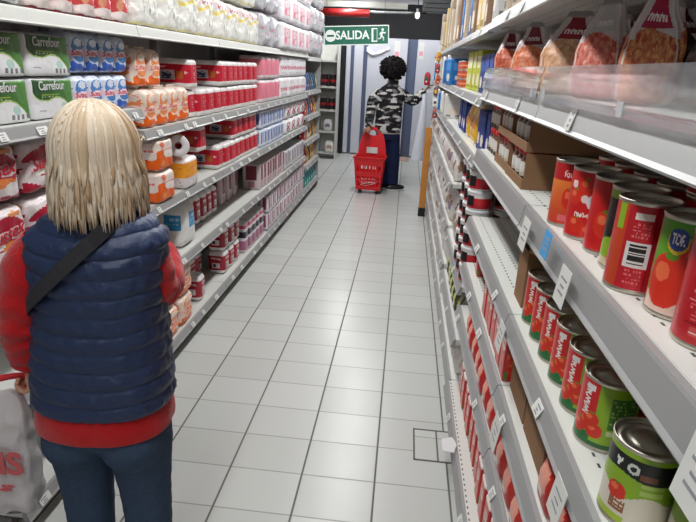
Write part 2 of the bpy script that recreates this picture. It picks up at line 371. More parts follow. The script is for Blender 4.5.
# ------------------------------------------------------------------ shelving
S_ = {'L': (-1.2, -1), 'R': (0.34, 1)}
def bay(side, y0, y1, levels, label, rails=None, depth=0.44, top=2.0, rail_h=0.045, tags=5, rail_mat=None, group=None, end_panel=None, kick=True, base_out=0.0, seed=1):
    xf, s = S_[side]; rr = random.Random(seed)
    X = lambda d: xf+s*d
    g = empty('shelving_bay', (X(depth/2), (y0+y1)/2, 0)); ox, oy = X(depth/2), (y0+y1)/2
    tag(g, label, 'shelving', group)
    def bx(mb, d0, d1, a, c, z0, z1, m): mb.box(min(X(d0), X(d1))-ox, max(X(d0), X(d1))-ox, a-oy, c-oy, z0, z1, m)
    q = MB(); bx(q, depth, depth+0.02, y0+0.002, y1-0.002, 0.05, top, M_upright); q.build('back_panel', g)
    for yy in (y0, y1-0.03):
        q = MB(); bx(q, depth-0.045, depth-0.001, yy, yy+0.03, 0, top, M_upright); bx(q, 0.07, depth-0.001, yy+0.004, yy+0.026, 0, 0.07, M_upright); q.build('upright', g)
    if kick:
        q = MB(); bx(q, 0.09, 0.10, y0+0.031, y1-0.031, 0.005, levels[0]-0.03, mat('grey_kick_plate', rgb(120, 120, 118), rough=0.6)); q.build('kick_plate', g)
    for li, z in enumerate(levels):
        out = base_out if li == 0 else 0.0
        q = MB(); bx(q, 0.004-out, depth-0.05, y0+0.002, y1-0.002, z-0.028, z, M_perf if side == 'R' else M_shelf)
        sh = q.build('shelf', g, bevel=0.002)
        m = rail_mat or M_rail; hh = rail_h
        if rails and li in rails: hh, m = rails[li]
        fx = lambda d: X(d-out)-ox
        prof = [(fx(0.004), z-0.0008), (fx(-0.008), z-0.0008), (fx(-0.010), z-0.006), (fx(-0.018), z-hh+0.010), (fx(-0.024), z-hh+0.004), (fx(-0.022), z-hh), (fx(0.004), z-hh)]
        if s < 0: prof = prof[::-1]
        q = MB(); q.extrude_y(prof, y0+0.003-oy, y1-0.003-oy, m); q.build('price_rail', sh)
        for t in range(0 if (side == 'L' and li == len(levels)-1) or (side == 'R' and depth > .45 and li == 4 and y0 < 2) else tags):
            yc = y0+(y1-y0)*(t+0.5+rr.uniform(-0.3, 0.3))/tags; w = rr.choice((0.018, 0.022, 0.028))
            q = MB(); x0, x1 = fx(-0.0115), fx(-0.0235); zt, zb = z-0.010, z-hh+0.010; e = fx(-0.0015)-fx(0)
            v = [(x0+e, yc-w-oy, zt), (x0+e, yc+w-oy, zt), (x1+e, yc+w-oy, zb), (x1+e, yc-w-oy, zb)]
            v2 = [(a-2*e/1.5, bb, c) for a, bb, c in v]
            q.add(v+v2, [(0, 1, 2, 3), (7, 6, 5, 4), (0, 4, 5, 1), (1, 5, 6, 2), (2, 6, 7, 3), (3, 7, 4, 0)], M_tag)
            for k2, (p, l) in enumerate(((0.25, 0.8), (0.55, 0.45), (0.8, 0.6))):
                ev = e*1.15; a = lambda f_: (x0+(x1-x0)*f_+ev, zt+(zb-zt)*f_)
                (xa, za), (xb, zb_) = a(p-0.07), a(p+0.07)
                q.add([(xa, yc-w*l-oy, za), (xa, yc+w*l*0.4-oy, za), (xb, yc+w*l*0.4-oy, zb_), (xb, yc-w*l-oy, zb_)], [(0, 1, 2, 3)], M_ink)
            q.build('price_tag', sh)
    if end_panel:
        q = MB(); a = y1 if end_panel > 0 else y0; bx(q, 0.0, depth+0.02, a, a+0.02*end_panel, 0.0, top-0.02, M_upright) if end_panel > 0 else bx(q, 0.0, depth+0.02, a-0.02, a, 0.0, top-0.02, M_upright)
        q.build('side_panel', g)
    return g
BL = 1.1
LB = [(1.40, 2.50), (2.50, 3.60), (3.60, 4.70), (4.70, 5.80), (5.80, 6.85), (6.85, 7.90)]
lv_near = [0.13, 0.55, 0.97, 1.40, 1.75]; lv = [0.13, 0.565, 0.93, 1.30, 1.75]; lv_end = [0.13, 0.42, 0.72, 1.02, 1.32, 1.72]
where_l = ['behind the blonde woman with green and blue packs', 'holding orange packs and the first red banded packs', 'in the middle of the red banded toilet paper', 'holding pink and blue striped packs', 'with white and magenta packs', 'at the far end holding detergent pouches']
for i, (a, c) in enumerate(LB):
    bay('L', a, c, (lv_near if i == 0 else lv_end if i == 5 else lv), 'white metal shelving bay '+where_l[i], tags=4, depth=0.42, top=2.05, group='shelving bays of the paper aisle', end_panel=1 if i == 5 else None, rails={4: (0.05, M_shelf)} if i < 5 else {5: (0.05, M_shelf)}, seed=i+3)
RB = [(0.30, 1.475), (1.475, 2.60), (2.60, 3.70), (3.70, 4.80), (4.80, 5.90), (5.90, 7.00), (7.00, 8.10)]
lr = [0.10, 0.53, 0.755, 0.985, 1.30, 1.575, 1.84]
lr2 = [0.10, 0.33, 0.62, 1.25, 1.52, 1.83]; lr3 = [0.10, 0.36, 0.64, 0.92, 1.25, 1.52, 1.83]
where_r = ['nearest the camera holding large tomato tins', 'holding glass jars and snack pouches', 'with stacked red and white tubs', 'with blue and yellow cartons', 'holding pale snack packs before the wooden post', 'behind the orange wooden post', 'beside the person in the camouflage hoodie']
for i, (a, c) in enumerate(RB):
    bay('R', a, c, (lr, lr, lr2, lr3, lr3, lr3, lr3)[i], 'grey metal shelving bay '+where_r[i], tags=(2, 2, 2, 2, 2, 2, 2)[i], top=2.1, rail_h=0.044, rails={4: (0.064, M_rail), 5: (0.062, M_rail2), 6: (0.05, M_rail2)} if i < 2 else None, group='shelving bays of the tinned food side', seed=20+i, depth=0.46, base_out=0.012 if i < 2 else 0.0)

# ------------------------------------------------------------------ paper goods on the left
WH = rgb(226, 226, 228); OFF = rgb(214, 213, 212); GREYP = rgb(150, 150, 158)
def p_napkin(k, u, v):
    c = Cv(u, v, WH)
    if k == '-y':
        bd = np.interp(u, [0, .06, .16, .35, .5, .62, .74, .86, .95, 1], [.72, .56, .46, .44, .50, .51, .44, .28, .05, 0])
        g = (v > bd) & (u > .03) & (u < .985) & (v < .97)
        c.grad(g, np.array(rgb(34, 70, 40)), np.array(rgb(96, 150, 72)), np.clip(u*0.9+0.25*(v-.5)*np.sin(u*9), 0, 1))
        e = g & (v < bd+.035); c.c[e] = np.array(rgb(176, 200, 120))
        c.rect(.2, .585, .62, .605, rgb(150, 180, 60)); c.speck(.2, .53, .55, .575, rgb(200, 215, 160), .5, 1, 18)
        c.ell(.72, .30, .075, .10, rgb(176, 205, 196)); c.rect(.60, .10, .66, .2, rgb(120, 120, 126)); c.rect(.70, .10, .75, .2, rgb(120, 120, 126)); c.rect(.80, .10, .84, .2, rgb(120, 120, 126)); c.rect(.89, .10, .94, .2, rgb(120, 120, 126)); c.rect(.12, .2, .28, .23, GREYP)
    elif k == '+z': c.rect(0, .46, 1, .54, rgb(200, 200, 204))
    return c.c
def mk_napkin():
    o = pbox((0.244, 0.22, 0.136), p_napkin, (64, 44), 10, 0.012, 0.004, 0.003, 1).build('napkin_pack', merge=True)
    v, f = text_mesh('Carrefour', 0.042, 0.0006, 0.0004, 0.0, 0.86); b = MB(); b.add([(x-0.012, -0.1158-z, y+0.111) for x, y, z in v], f, M_white); b.build('lettering', o)
    return o
def p_sussex(base, a1, a2, txt, low):
    def p(k, u, v):
        c = Cv(u, v, base)
        if k in ('-y', '-x', '+x', '+y'):
            c.ell(.55, .70, .42, .24, a1); c.ell(.58, .80, .28, .1, base); c.put(v < .24+.12*np.sin(u*4+.4), low); c.ell(.50, .38, .36, .14, base); c.ell(.52, .40, .36, .11, a1)
            c.put((np.abs(v-(.53+.05*(u-.5))) < .085), a2); c.text('Sussex', .08, .47, .92, .60, txt, .25)
        elif k == '+z': c.put(np.abs(u-.5) < .04, rgb(196, 198, 205))
        return c.c
    return p
def mk_bag(name, paint, size, seed, res=(30, 34), wob=0.006, puff=0.008, m=None, r=0.018, fin=True, side=16):
    def fn():
        o = pbox(size, paint, res, side, r, puff, wob, seed, None, m or M_film).build(name, merge=True)
        if fin:
            b = MB(); w, d, h = size; n = 14
            v = []; 
            for i in range(n+1):
                x = -w*.44+w*.88*i/n; v += [(x, 0.004*math.sin(i*1.7+seed), h+puff*0.6-0.002), (x, 0.006*math.sin(i*2.3+seed)-0.012, h+puff+0.010+0.003*math.sin(i*2.9))]
            v += [(x, y+0.0015, z) for x, y, z in v]; k = 2*(n+1)
            f = [(2*i, 2*i+2, 2*i+3, 2*i+1) for i in range(n)]+[(k+2*i+1, k+2*i+3, k+2*i+2, k+2*i) for i in range(n)]+[(2*i+1, 2*i+3, k+2*i+3, k+2*i+1) for i in range(n)]
            b.add(v, f, m or M_film, paint('+z', np.array([.1]), np.array([.1]))[0], True); b.build('end_seal', o)
        return o
    return fn
def p_redpack(k, u, v):
    RED = rgb(196, 32, 52); c = Cv(u, v, rgb(228, 224, 222))
    if k in ('-y', '+y', '-x', '+x'):
        c.put((v > .2) & (v < .83), RED); c.rect(0, .195, 1, .21, rgb(170, 26, 44))
        if k in ('-x', '+x'):
            c.text('Carrefour', .22, .70, .62, .79, rgb(236, 190, 196)); c.rect(.50, .30, .74, .62, rgb(196, 186, 192)); c.rect(.54, .34, .70, .58, rgb(52, 60, 96)); c.speck(.54, .34, .70, .58, rgb(190, 188, 200), .4, 4, 6, 4); c.rect(.79, .32, .88, .60, rgb(186, 96, 44)); c.ell(.94, .55, .02, .04, rgb(230, 200, 205))
        else:
            for q in (.70, .52, .36): c.rect(.42, q-.04, .58, q+.04, rgb(232, 190, 196)); c.rect(.46, q-.02, .54, q+.01, RED)
    elif k == '+z':
        for a in (.18, .5, .82):
            for e in (.25, .75): c.ell(e, a, .2, .15, rgb(205, 204, 204)); c.ell(e, a, .07, .05, rgb(150, 146, 142))
    return c.c
def mk_redpack(): return pbox((0.122, 0.34, 0.156), p_redpack, (18, 30), 36, 0.018, 0.003, 0.003, 3).build('toilet_roll_pack', merge=True)
def p_generic(base, band, txtc, v0, v1, t, tc=None, seed=1, two=None):
    def p(k, u, v):
        c = Cv(u, v, base)
        if k in ('-y', '+x', '-x', '+y'):
            if band is not None: c.put((v > v0) & (v < v1), band)
            if two is not None: c.put((v < .16), two)
            if t: c.text(t, .1, (v0+v1)/2-.09, .9, (v0+v1)/2+.09, txtc)
            c.speck(.15, .08, .85, max(.12, v0-.05), tc or GREYP, .4, 3, 12, seed)
        return c.c
    return p
def p_elegant(k, u, v):
    c = Cv(u, v, rgb(236, 235, 230))
    if k in ('-y', '-x', '+x'):
        c.put(np.abs(v-(.62+.1*np.sin(u*3.1))) < .035, rgb(236, 214, 120)); c.put((v > .74+.06*np.sin(u*3.1)), rgb(228, 216, 214))
        c.text('Elegance', .12, .78, .88, .92, rgb(170, 70, 96), .2)
        for a in (.28, .52, .76): c.rect(a-.025, .26, a+.025, .46, rgb(166, 168, 160)); c.ell(a, .46, .05, .05, rgb(206, 204, 196))
        c.put(v < .06, rgb(240, 228, 170))
    return c.c
def p_pinkred(k, u, v):
    c = Cv(u, v, rgb(214, 84, 88))
    if k in ('-y', '-x', '+x'):
        c.put(v > .70, rgb(206, 120, 134)); c.ell(.5, .52, .40, .2, rgb(224, 184, 184)); c.text('Rollo', .16, .44, .84, .60, rgb(176, 30, 52), .2); c.put(v < .17, rgb(232, 218, 216)); c.ell(.3, .28, .18, .1, rgb(222, 150, 120))
    return c.c
def p_bulk(k, u, v):
    c = Cv(u, v, rgb(234, 230, 234))
    if k in ('-y', '-x', '+x'):
        c.rect(.14, .18, .80, .82, rgb(236, 168, 184)); c.ring(.47, .62, .2, .13, .55, rgb(240, 222, 228)); c.rect(.24, .26, .44, .44, rgb(226, 120, 150)); c.rect(.52, .26, .72, .44, rgb(240, 214, 222))
    return c.c
def p_silver(seed):
    def p(k, u, v):
        r = np.random.RandomState(seed); g = r.rand(9, 9); q = g[np.clip((v*9).astype(int), 0, 8), np.clip((u*9).astype(int), 0, 8)]
        c = Cv(u, v, rgb(206, 206, 212)); c.c *= (0.86+0.16*q)[:, None]
        c.put((q > .86), rgb(206, 150, 166)); return c.c
    return p
def p_stripes(base, a, b_, t, tc):
    def p(k, u, v):
        c = Cv(u, v, base)
        if k != '+z' and k != '-z': c.rect(.12, .25, .32, .9, a); c.rect(.42, .3, .6, .85, b_); c.rect(.70, .25, .86, .9, a); c.put(v < .12, b_)
        return c.c
    return p
def p_magenta(k, u, v):
    c = Cv(u, v, rgb(232, 230, 232))
    if k in ('-y', '+y'): c.text('Higienol', .04, .34, .96, .58, rgb(196, 30, 84)); c.speck(.1, .1, .9, .26, rgb(190, 180, 186), .4, 2, 16); c.ell(.5, .78, .3, .1, rgb(222, 212, 218))
    elif k in ('-x', '+x'): c.rect(.34, .06, .72, .92, rgb(234, 130, 146)); c.ell(.53, .62, .14, .12, rgb(240, 206, 210))
    return c.c
def p_swirl(k, u, v):
    c = Cv(u, v, rgb(236, 236, 238))
    if k not in ('+z', '-z'): c.ring(.5, .66, .3, .2, .5, rgb(190, 30, 74)); c.ring(.42, .34, .28, .17, .45, rgb(170, 24, 60)); c.ell(.74, .3, .1, .08, rgb(200, 40, 90))
    return c.c
def p_kitchen(k, u, v):
    c = Cv(u, v, rgb(228, 226, 226))
    if k not in ('+z', '-z'): c.put((v > .18) & (v < .84), rgb(160, 26, 46)); c.rect(.3, .28, .74, .50, rgb(218, 208, 208)); c.rect(.36, .32, .5, .46, rgb(60, 56, 70)); c.text('Roll', .2, .62, .8, .76, rgb(236, 214, 216))
    return c.c
def p_blackpink(k, u, v):
    c = Cv(u, v, rgb(222, 214, 218))
    if k not in ('+z', '-z'): c.put((v > .5) & (v < .72), rgb(36, 30, 52)); c.put((v > .78) & (v < .9), rgb(206, 70, 110)); c.put((v > .1) & (v < .42), rgb(170, 104, 134))
    return c.c
def p_pinkrow(k, u, v):
    c = Cv(u, v, rgb(206, 190, 192))
    if k not in ('+z', '-z'): c.rect(.2, .35, .8, .92, rgb(120, 46, 62)); c.rect(.28, .08, .72, .3, rgb(176, 130, 140))
    return c.c
def p_plain(k, u, v): return Cv(u, v, rgb(224, 225, 228)).c

napkin = Proto(mk_napkin)
for i, (y, z, lab) in enumerate(((1.660, 1.401, 'green and white napkin pack at the left picture edge, lower of two'), (1.660, 1.5415, 'green and white napkin pack at the left picture edge, upper of two'),
                                 (1.918, 1.401, 'green and white napkin pack beside the blue packs, lower of two'), (1.918, 1.5415, 'green and white napkin pack beside the blue packs, upper of two'))):
    napkin.put((-1.345, y, z), LEFT+rnd.uniform(-.01, .01), lab, 'napkins', 'green napkin packs')
pb = p_sussex(rgb(214, 222, 236), rgb(70, 124, 190), rgb(232, 204, 214), rgb(196, 60, 84), rgb(44, 88, 176))
blue = Proto(mk_bag('tissue_pack', pb, (0.094, 0.16, 0.136), 4, (26, 32), 0.004, 0.006))
for t, z in enumerate((1.401, 1.553)):
    row(blue, span(2.055, 2.50, 4), -1.325, z, LEFT, 'blue and white tissue pack', ('lower', 'upper')[t]+' row beside the napkins', 'tissues', 'blue tissue packs')
po = p_sussex(rgb(234, 214, 200), rgb(232, 138, 80), rgb(240, 206, 194), rgb(216, 90, 76), rgb(236, 104, 26))
orange = Proto(mk_bag('tissue_pack', po, (0.120, 0.17, 0.168), 6, (28, 32), 0.006, 0.008))
row(orange, span(2.56, 3.15, 4), -1.305, 1.301, LEFT, 'orange and white paper pack', 'the row beside the red packs', 'paper towels', 'small orange paper packs')
orange2 = Proto(mk_bag('tissue_pack', po, (0.120, 0.16, 0.16), 8, (28, 32), 0.006, 0.008))
row(orange2, span(2.54, 2.84, 2), -1.32, 1.489, LEFT, 'orange and white paper pack', 'stacked pair above the orange row', 'paper towels', 'small orange paper packs')
red = Proto(mk_redpack)
def redrow(y0, n, x, z, where, pitch=0.132): row(red, [y0+pitch*i for i in range(n)], x, z, LEFT, 'red banded toilet roll pack', where, 'toilet paper', 'red banded toilet roll packs', 0.006, 0.015)
redrow(3.645, 8, -1.385, 1.301, 'lower tier under the top shelf')
redrow(3.765, 7, -1.385, 1.463, 'upper tier under the top shelf')
redrow(3.22, 1, -1.405, 1.301, 'behind the orange row in the lower tier')
redrow(3.355, 2, -1.385, 1.301, 'lower tier pair behind the orange row')
redrow(3.22, 1, -1.385, 1.463, 'standing apart in the upper tier by the orange packs')
redrow(3.67, 8, -1.385, 0.931, 'lower tier of the waist high shelf')
redrow(4.01, 5, -1.385, 1.093, 'upper tier of the waist high shelf')
redrow(3.33, 1, -1.385, 1.093, 'set back behind the loose toilet roll')
# second shelf: big orange packs, a single roll pack, a loose roll
def p_bigorange(k, u, v):
    c = Cv(u, v, rgb(232, 216, 206))
    if k not in ('+z', '-z'):
        c.put(v < .52+.16*np.sin(u*5+.8), rgb(236, 100, 24)); c.ell(.62, .55, .28, .16, rgb(238, 226, 220)); c.ell(.3, .84, .12, .1, rgb(226, 110, 80)); c.text('Sussex', .2, .62, .92, .76, rgb(220, 90, 80), .2); c.ell(.3, .22, .1, .1, rgb(244, 150, 70))
    return c.c
bigo = Proto(mk_bag('paper_towel_pack', p_bigorange, (0.20, 0.155, 0.150), 11, (30, 30), 0.004, 0.006, side=26, fin=False))
bigo.put((-1.262, 2.70, .931), LEFT, 'large orange paper pack beside the woman, lower of two', 'paper towels', 'large orange paper packs')
bigo.put((-1.262, 2.70, 1.092), LEFT+.03, 'large orange paper pack beside the woman, upper of two', 'paper towels', 'large orange paper packs')
def p_yellow(k, u, v):
    c = Cv(u, v, rgb(226, 222, 220))
    if k not in ('+z', '-z'): c.put((v > .40) & (v < .90), rgb(240, 160, 44)); c.speck(.1, .45, .9, .85, rgb(216, 120, 40), .3, 4, 9); c.speck(.1, .08, .9, .34, rgb(200, 180, 190), .35, 3, 10)
    return c.c
Proto(mk_bag('kitchen_roll_pack', p_yellow, (0.19, 0.145, 0.166), 13, (26, 26), 0.003, 0.006, side=26)).put((-1.262, 3.06, .931), LEFT+.02, 'white and amber kitchen roll pack under the loose roll', 'kitchen roll')
b = MB(); pr = [(0.022, -0.05), (0.055, -0.05), (0.0585, -0.047), (0.0585, 0.047), (0.055, 0.05), (0.022, 0.05), (0.019, 0.047), (0.019, -0.047), (0.022, -0.05)]
b.lathe(pr, M_paper, 36, [WH, WH, rgb(236, 170, 110), WH, WH, WH, rgb(120, 70, 60), rgb(150, 84, 70)])
g = empty('toilet_roll', (0, 0, 0)); o = b.build('paper_roll', g); o.rotation_euler = (PI/2, 0, 0.5); o.location = (0, 0, 0.0587)
b = MB(); b.lathe([(0.0175, -0.05), (0.0188, -0.05), (0.0188, 0.05), (0.0175, 0.05), (0.0175, -0.05)], mat('cardboard_core', rgb(132, 74, 62), rough=0.9), 28); o2 = b.build('cardboard_core', g); o2.rotation_euler = (PI/2, 0, 0.5); o2.location = (0, 0, 0.0587)
g.location = (-1.235, 2.985, 1.117); tag(g, 'loose white toilet roll lying on the amber kitchen roll pack', 'toilet roll')
# near bay below the napkins: big red and white packs
def p_redsussex(k, u, v):
    c = Cv(u, v, rgb(222, 212, 212))
    if k not in ('+z', '-z'):
        c.ell(.5, .58, .5, .30, rgb(168, 26, 52)); c.put(np.abs(v-.55-.12*(u-.5)) < .10, rgb(216, 196, 200)); c.ell(.62, .36, .26, .09, rgb(226, 130, 70)); c.ell(.30, .38, .16, .06, rgb(240, 236, 230)); c.put(v < .24-.14*np.sin(u*3.1), rgb(174, 30, 54)); c.ell(.8, .22, .16, .13, rgb(236, 230, 230)); c.ell(.75, .9, .14, .06, rgb(214, 140, 90))
    return c.c
def mk_redsussex():
    o = mk_bag('toilet_roll_pack', p_redsussex, (0.226, 0.20, 0.172), 15, (44, 34), 0.006, 0.01)()
    v, f = text_mesh('Sussex', 0.062, 0.0006, 0.001, 0.2); b = MB(); b.add([(x, -0.1125-z, y*0.95+0.10+x*0.12) for x, y, z in v], f, mat('crimson_ink', rgb(190, 24, 48), rough=0.5)); b.build('lettering', o)
    return o
rs = Proto(mk_redsussex)
for t, z in enumerate((.971, 1.170)):
    for i, y in enumerate((1.56, 1.815, 2.07, 2.325)):
        rs.put((-1.33, y, z), LEFT+rnd.uniform(-.03, .03), 'crimson and white toilet roll pack, ' + ('lower tier, ' if t == 0 else 'upper tier, ') + ('at the left picture edge', 'second from the left edge', 'third from the left edge', 'fourth from the left edge')[i], 'toilet paper', 'crimson toilet roll packs')
# third shelf
def p_whiteblue(k, u, v):
    c = Cv(u, v, rgb(228, 228, 226))
    if k in ('-y', '-x'): c.rect(.42, .42, .95, .80, rgb(40, 140, 196)); c.speck(.5, .5, .9, .72, rgb(150, 200, 226), .5, 2, 8)
    return c.c
b = pbox((0.22, 0.20, 0.255), p_whiteblue, (30, 30), 28, 0.05, 0.0, 0.002, 2); Proto(lambda: b.build('kitchen_roll_pack', merge=True)).put((-1.33, 3.10, .566), LEFT, 'large white kitchen roll pack with blue label', 'kitchen roll')
kr = Proto(lambda: pbox((0.105, 0.13, 0.20), p_kitchen, (14, 20), 14, 0.03, 0, 0.001, 5).build('kitchen_roll_pack', merge=True))
row(kr, span(3.36, 3.92, 5), -1.40, .566, LEFT, 'dark red kitchen roll pack', 'beside the blue label', 'kitchen roll', 'dark red kitchen rolls')
row(orange, span(2.62, 2.94, 2), -1.37, .566, LEFT, 'orange and white paper pack', 'the third shelf beside the woman', 'paper towels', 'small orange paper packs')
# bottom shelf
bo = Proto(mk_bag('tissue_pack', po, (0.19, 0.17, 0.165), 18, (30, 28), 0.007, 0.008))
for t, z in enumerate((.131, .315)):
    row(bo, [2.72, 2.95], -1.30, z, LEFT+.05, 'orange and white paper pack', ('lower', 'upper')[t]+' tier on the bottom shelf', 'paper towels', 'orange packs on the bottom shelf')
kb = Proto(lambda: pbox((0.125, 0.13, 0.175), p_kitchen, (18, 22), 18, 0.035, 0, 0.001, 5).build('kitchen_roll_pack', merge=True))
kb.put((-1.30, 3.28, .131), LEFT+.1, 'single dark red kitchen roll pack standing alone on the bottom shelf', 'kitchen roll', 'dark red kitchen rolls')
for t, z in enumerate((.131, .308)):
    row(kb, [3.80, 3.94, 4.08], -1.30, z, LEFT, 'dark red kitchen roll pack', ('lower', 'upper')[t]+' tier, front of bottom shelf', 'kitchen roll', 'dark red kitchen rolls')
    row(kb, [3.42, 3.56, 3.70], -1.47, z, LEFT, 'dark red kitchen roll pack', ('lower', 'upper')[t]+' tier, back of bottom shelf', 'kitchen roll', 'dark red kitchen rolls')
bp_ = Proto(lambda: pbox((0.11, 0.13, 0.26), p_blackpink, (12, 20), 12, 0.02, 0, 0.001, 6).build('napkin_pack', merge=True))
row(bp_, span(4.24, 4.86, 5), -1.29, .131, LEFT, 'white pack with black and pink bands', 'the bottom shelf row', 'napkins', 'black and pink banded packs')
mg = Proto(lambda: pbox((0.155, 0.17, 0.165), p_stripes(rgb(224, 220, 224), rgb(150, 60, 90), rgb(160, 150, 170), '', WH), (12, 14), 10, 0.015, 0.004, 0.003, 9).build('tissue_pack', merge=True))
for t, z in enumerate((.131, .30)): row(mg, span(4.92, 6.80, 11), -1.29, z, LEFT, 'white pack with purple stripes', ('lower', 'upper')[t]+' tier of the bottom shelf', 'tissues', 'purple striped packs')
pk = Proto(lambda: pbox((0.10, 0.16, 0.22), p_pinkrow, (10, 16), 10, 0.012, 0.003, 0.002, 9).build('napkin_pack', merge=True))
row(pk, span(4.72, 5.70, 9), -1.30, .566, LEFT, 'dusky pink pack with maroon panel', 'the third shelf row', 'napkins', 'maroon panel packs')
gp = Proto(lambda: pbox((0.14, 0.17, 0.2), p_stripes(rgb(214, 214, 218), rgb(120, 120, 130), rgb(150, 100, 120), '', WH), (10, 12), 10, 0.015, 0.004, 0.003, 9).build('tissue_pack', merge=True))
row(gp, span(5.72, 6.82, 7), -1.30, .566, LEFT, 'grey and white striped pack', 'the third shelf beyond the maroon packs', 'tissues', 'grey striped packs')
row(pk, span(4.05, 4.55, 3), -1.44, .566, LEFT, 'dusky pink pack with maroon panel', 'loose at the third shelf back', 'napkins', 'maroon panel packs')
bs = Proto(lambda: pbox((0.103, 0.16, 0.150), p_stripes(rgb(222, 226, 236), rgb(70, 100, 170), rgb(150, 176, 220), '', WH), (12, 16), 10, 0.014, 0.004, 0.003, 9).build('tissue_pack', merge=True))
for t, z in enumerate((.931, 1.088)): row(bs, span(4.70, 5.62, 8), -1.29, z, LEFT, 'white pack with blue stripes', ('lower', 'upper')[t]+' tier of the waist high shelf', 'tissues', 'blue striped packs')
sw = Proto(lambda: pbox((0.24, 0.2, 0.150), p_swirl, (20, 18), 12, 0.045, 0.004, 0.002, 9).build('kitchen_roll_pack', merge=True))
for t, z in enumerate((.931, 1.088)): row(sw, span(5.70, 6.80, 4), -1.31, z, LEFT, 'white pack with crimson swirls', ('lower', 'upper')[t]+' tier of the waist high shelf', 'kitchen roll', 'crimson swirl packs')
pp = Proto(lambda: pbox((0.155, 0.2, 0.183), p_generic(rgb(222, 210, 214), rgb(230, 130, 148), rgb(240, 220, 224), .2, .85, '', seed=3), (14, 16), 12, 0.02, 0.004, 0.003, 9).build('toilet_roll_pack', merge=True))
for t, z in enumerate((1.301, 1.49)): row(pp, span(4.74, 5.42, 4), -1.31, z, LEFT, 'pale pink banded roll pack', ('lower', 'upper')[t]+' tier beside the red packs', 'toilet paper', 'pink roll packs')
mt = Proto(lambda: pbox((0.32, 0.25, 0.195), p_magenta, (36, 20), 18, 0.03, 0.003, 0.002, 9).build('toilet_roll_pack', merge=True))
for t, z in enumerate((1.301, 1.50)): row(mt, span(5.46, 6.82, 4), -1.33, z, LEFT, 'white roll pack with magenta lettering', ('lower', 'upper')[t]+' tier, head high shelf', 'toilet paper', 'magenta lettered packs')
# top shelf
Proto(mk_bag('toilet_roll_pack', p_plain, (0.32, 0.26, 0.255), 21, (16, 16), 0.008, 0.012, M_wrap)).put((-1.335, 1.61, 1.751), LEFT, 'plain white wrapped pack on the top shelf above the napkins', 'toilet paper')
pr_ = Proto(mk_bag('toilet_roll_pack', p_pinkred, (0.106, 0.24, 0.24), 22, (24, 34), 0.008, 0.01, M_wrap))
row(pr_, span(1.81, 2.50, 5), -1.335, 1.751, LEFT, 'pinkish red wrapped roll pack', 'the top shelf above the blue packs', 'toilet paper', 'pinkish red packs on the top shelf')
el = Proto(mk_bag('toilet_roll_pack', p_elegant, (0.230, 0.26, 0.222), 23, (34, 30), 0.007, 0.012, M_wrap))
row(el, span(2.52, 4.66, 8), -1.335, 1.751, LEFT, 'white and yellow wrapped roll pack', 'lower tier on the top shelf', 'toilet paper', 'white and yellow packs on the top shelf')
row(el, span(2.66, 4.60, 7), -1.35, 2.014, LEFT, 'white and yellow wrapped roll pack', 'upper tier on the top shelf', 'toilet paper', 'white and yellow packs on the top shelf')
sv = Proto(mk_bag('toilet_roll_pack', p_silver(3), (0.240, 0.28, 0.235), 25, (20, 20), 0.014, 0.02, M_wrap))
row(sv, [4.81, 5.145], -1.33, 1.751, LEFT, 'crumpled silver wrapped pack', 'the pair beside the pink squares', 'toilet paper', 'silver wrapped packs')
row(sv, [4.83, 5.135], -1.335, 2.026, LEFT, 'crumpled silver wrapped pack', 'upper pair beside the pink squares', 'toilet paper', 'silver wrapped packs')
bk = Proto(lambda: pbox((0.335, 0.30, 0.228), p_bulk, (22, 20), 16, 0.03, 0.008, 0.005, 9, None, M_wrap).build('toilet_roll_pack', merge=True))
for t, z in enumerate((1.751, 1.995, 2.24)): row(bk, [5.50, 5.87, 6.24, 6.61], -1.31, z, LEFT, 'bulk white pack with pink square', ('lowest', 'middle', 'topmost')[t]+' tier of the tall stack', 'toilet paper', 'bulk packs with pink squares')
for t, z in enumerate((1.751, 2.02, 2.29)): row(sv, [6.97, 7.29, 7.62], -1.30, z, LEFT, 'crumpled silver wrapped pack', ('lowest', 'middle', 'topmost')[t]+' tier at the far end', 'toilet paper', 'silver wrapped packs', 0.01, 0.08)
# far end bay: detergent pouches and bottles
PAL = [rgb(40, 90, 60), rgb(28, 34, 40), rgb(52, 84, 150), rgb(226, 176, 40), rgb(176, 30, 50), rgb(226, 226, 222), rgb(40, 150, 140), rgb(96, 52, 40), rgb(200, 110, 60)]
CN = ['green', 'black', 'blue', 'yellow', 'red', 'white', 'teal', 'brown', 'orange']
def mk_pouch(name, col, col2, w=0.118, d=0.07, h=0.21, seed=1):
    def fn():
        def p(k, u, v):
            c = Cv(u, v, col)
            if k in ('-y', '+y', '-x', '+x'): c.ell(.5, .5, .34, .22, col2); c.ell(.5, .3, .2, .08, rgb(230, 226, 220)); c.rect(0, .88, 1, 1, np.array(col)*.8+.1)
            return c.c
        return pbox((w, d, h), p, (12, 16), 8, 0.016, 0.012, 0.004, seed, ([0, .5, .85, 1], [1, 1, .96, .9], [1, 1, .5, .15])).build(name, merge=True)
    return fn
pouches = {i: Proto(mk_pouch('detergent_pouch', PAL[i], PAL[(i+5) % 9], seed=i)) for i in range(9)}
for li, (z, ids) in enumerate(((.421, (4, 4, 3, 7, 3, 3)), (.721, (4, 8, 5, 3, 7, 3)), (1.021, (4, 8, 2, 7, 4, 3)), (1.321, (1, 2, 2, 1, 2, 0)))):
    for j, (i, y) in enumerate(zip(ids, span(6.9, 7.84, 6))):
        pouches[i].put((-1.28, y, z), LEFT+rnd.uniform(-.1, .1), f'{CN[i]} detergent pouch, {ORD[j]} from the near end, {("second", "third", "fourth", "fifth")[li]} shelf up of the far bay', 'detergent', 'detergent pouches in the far bay')
    pass
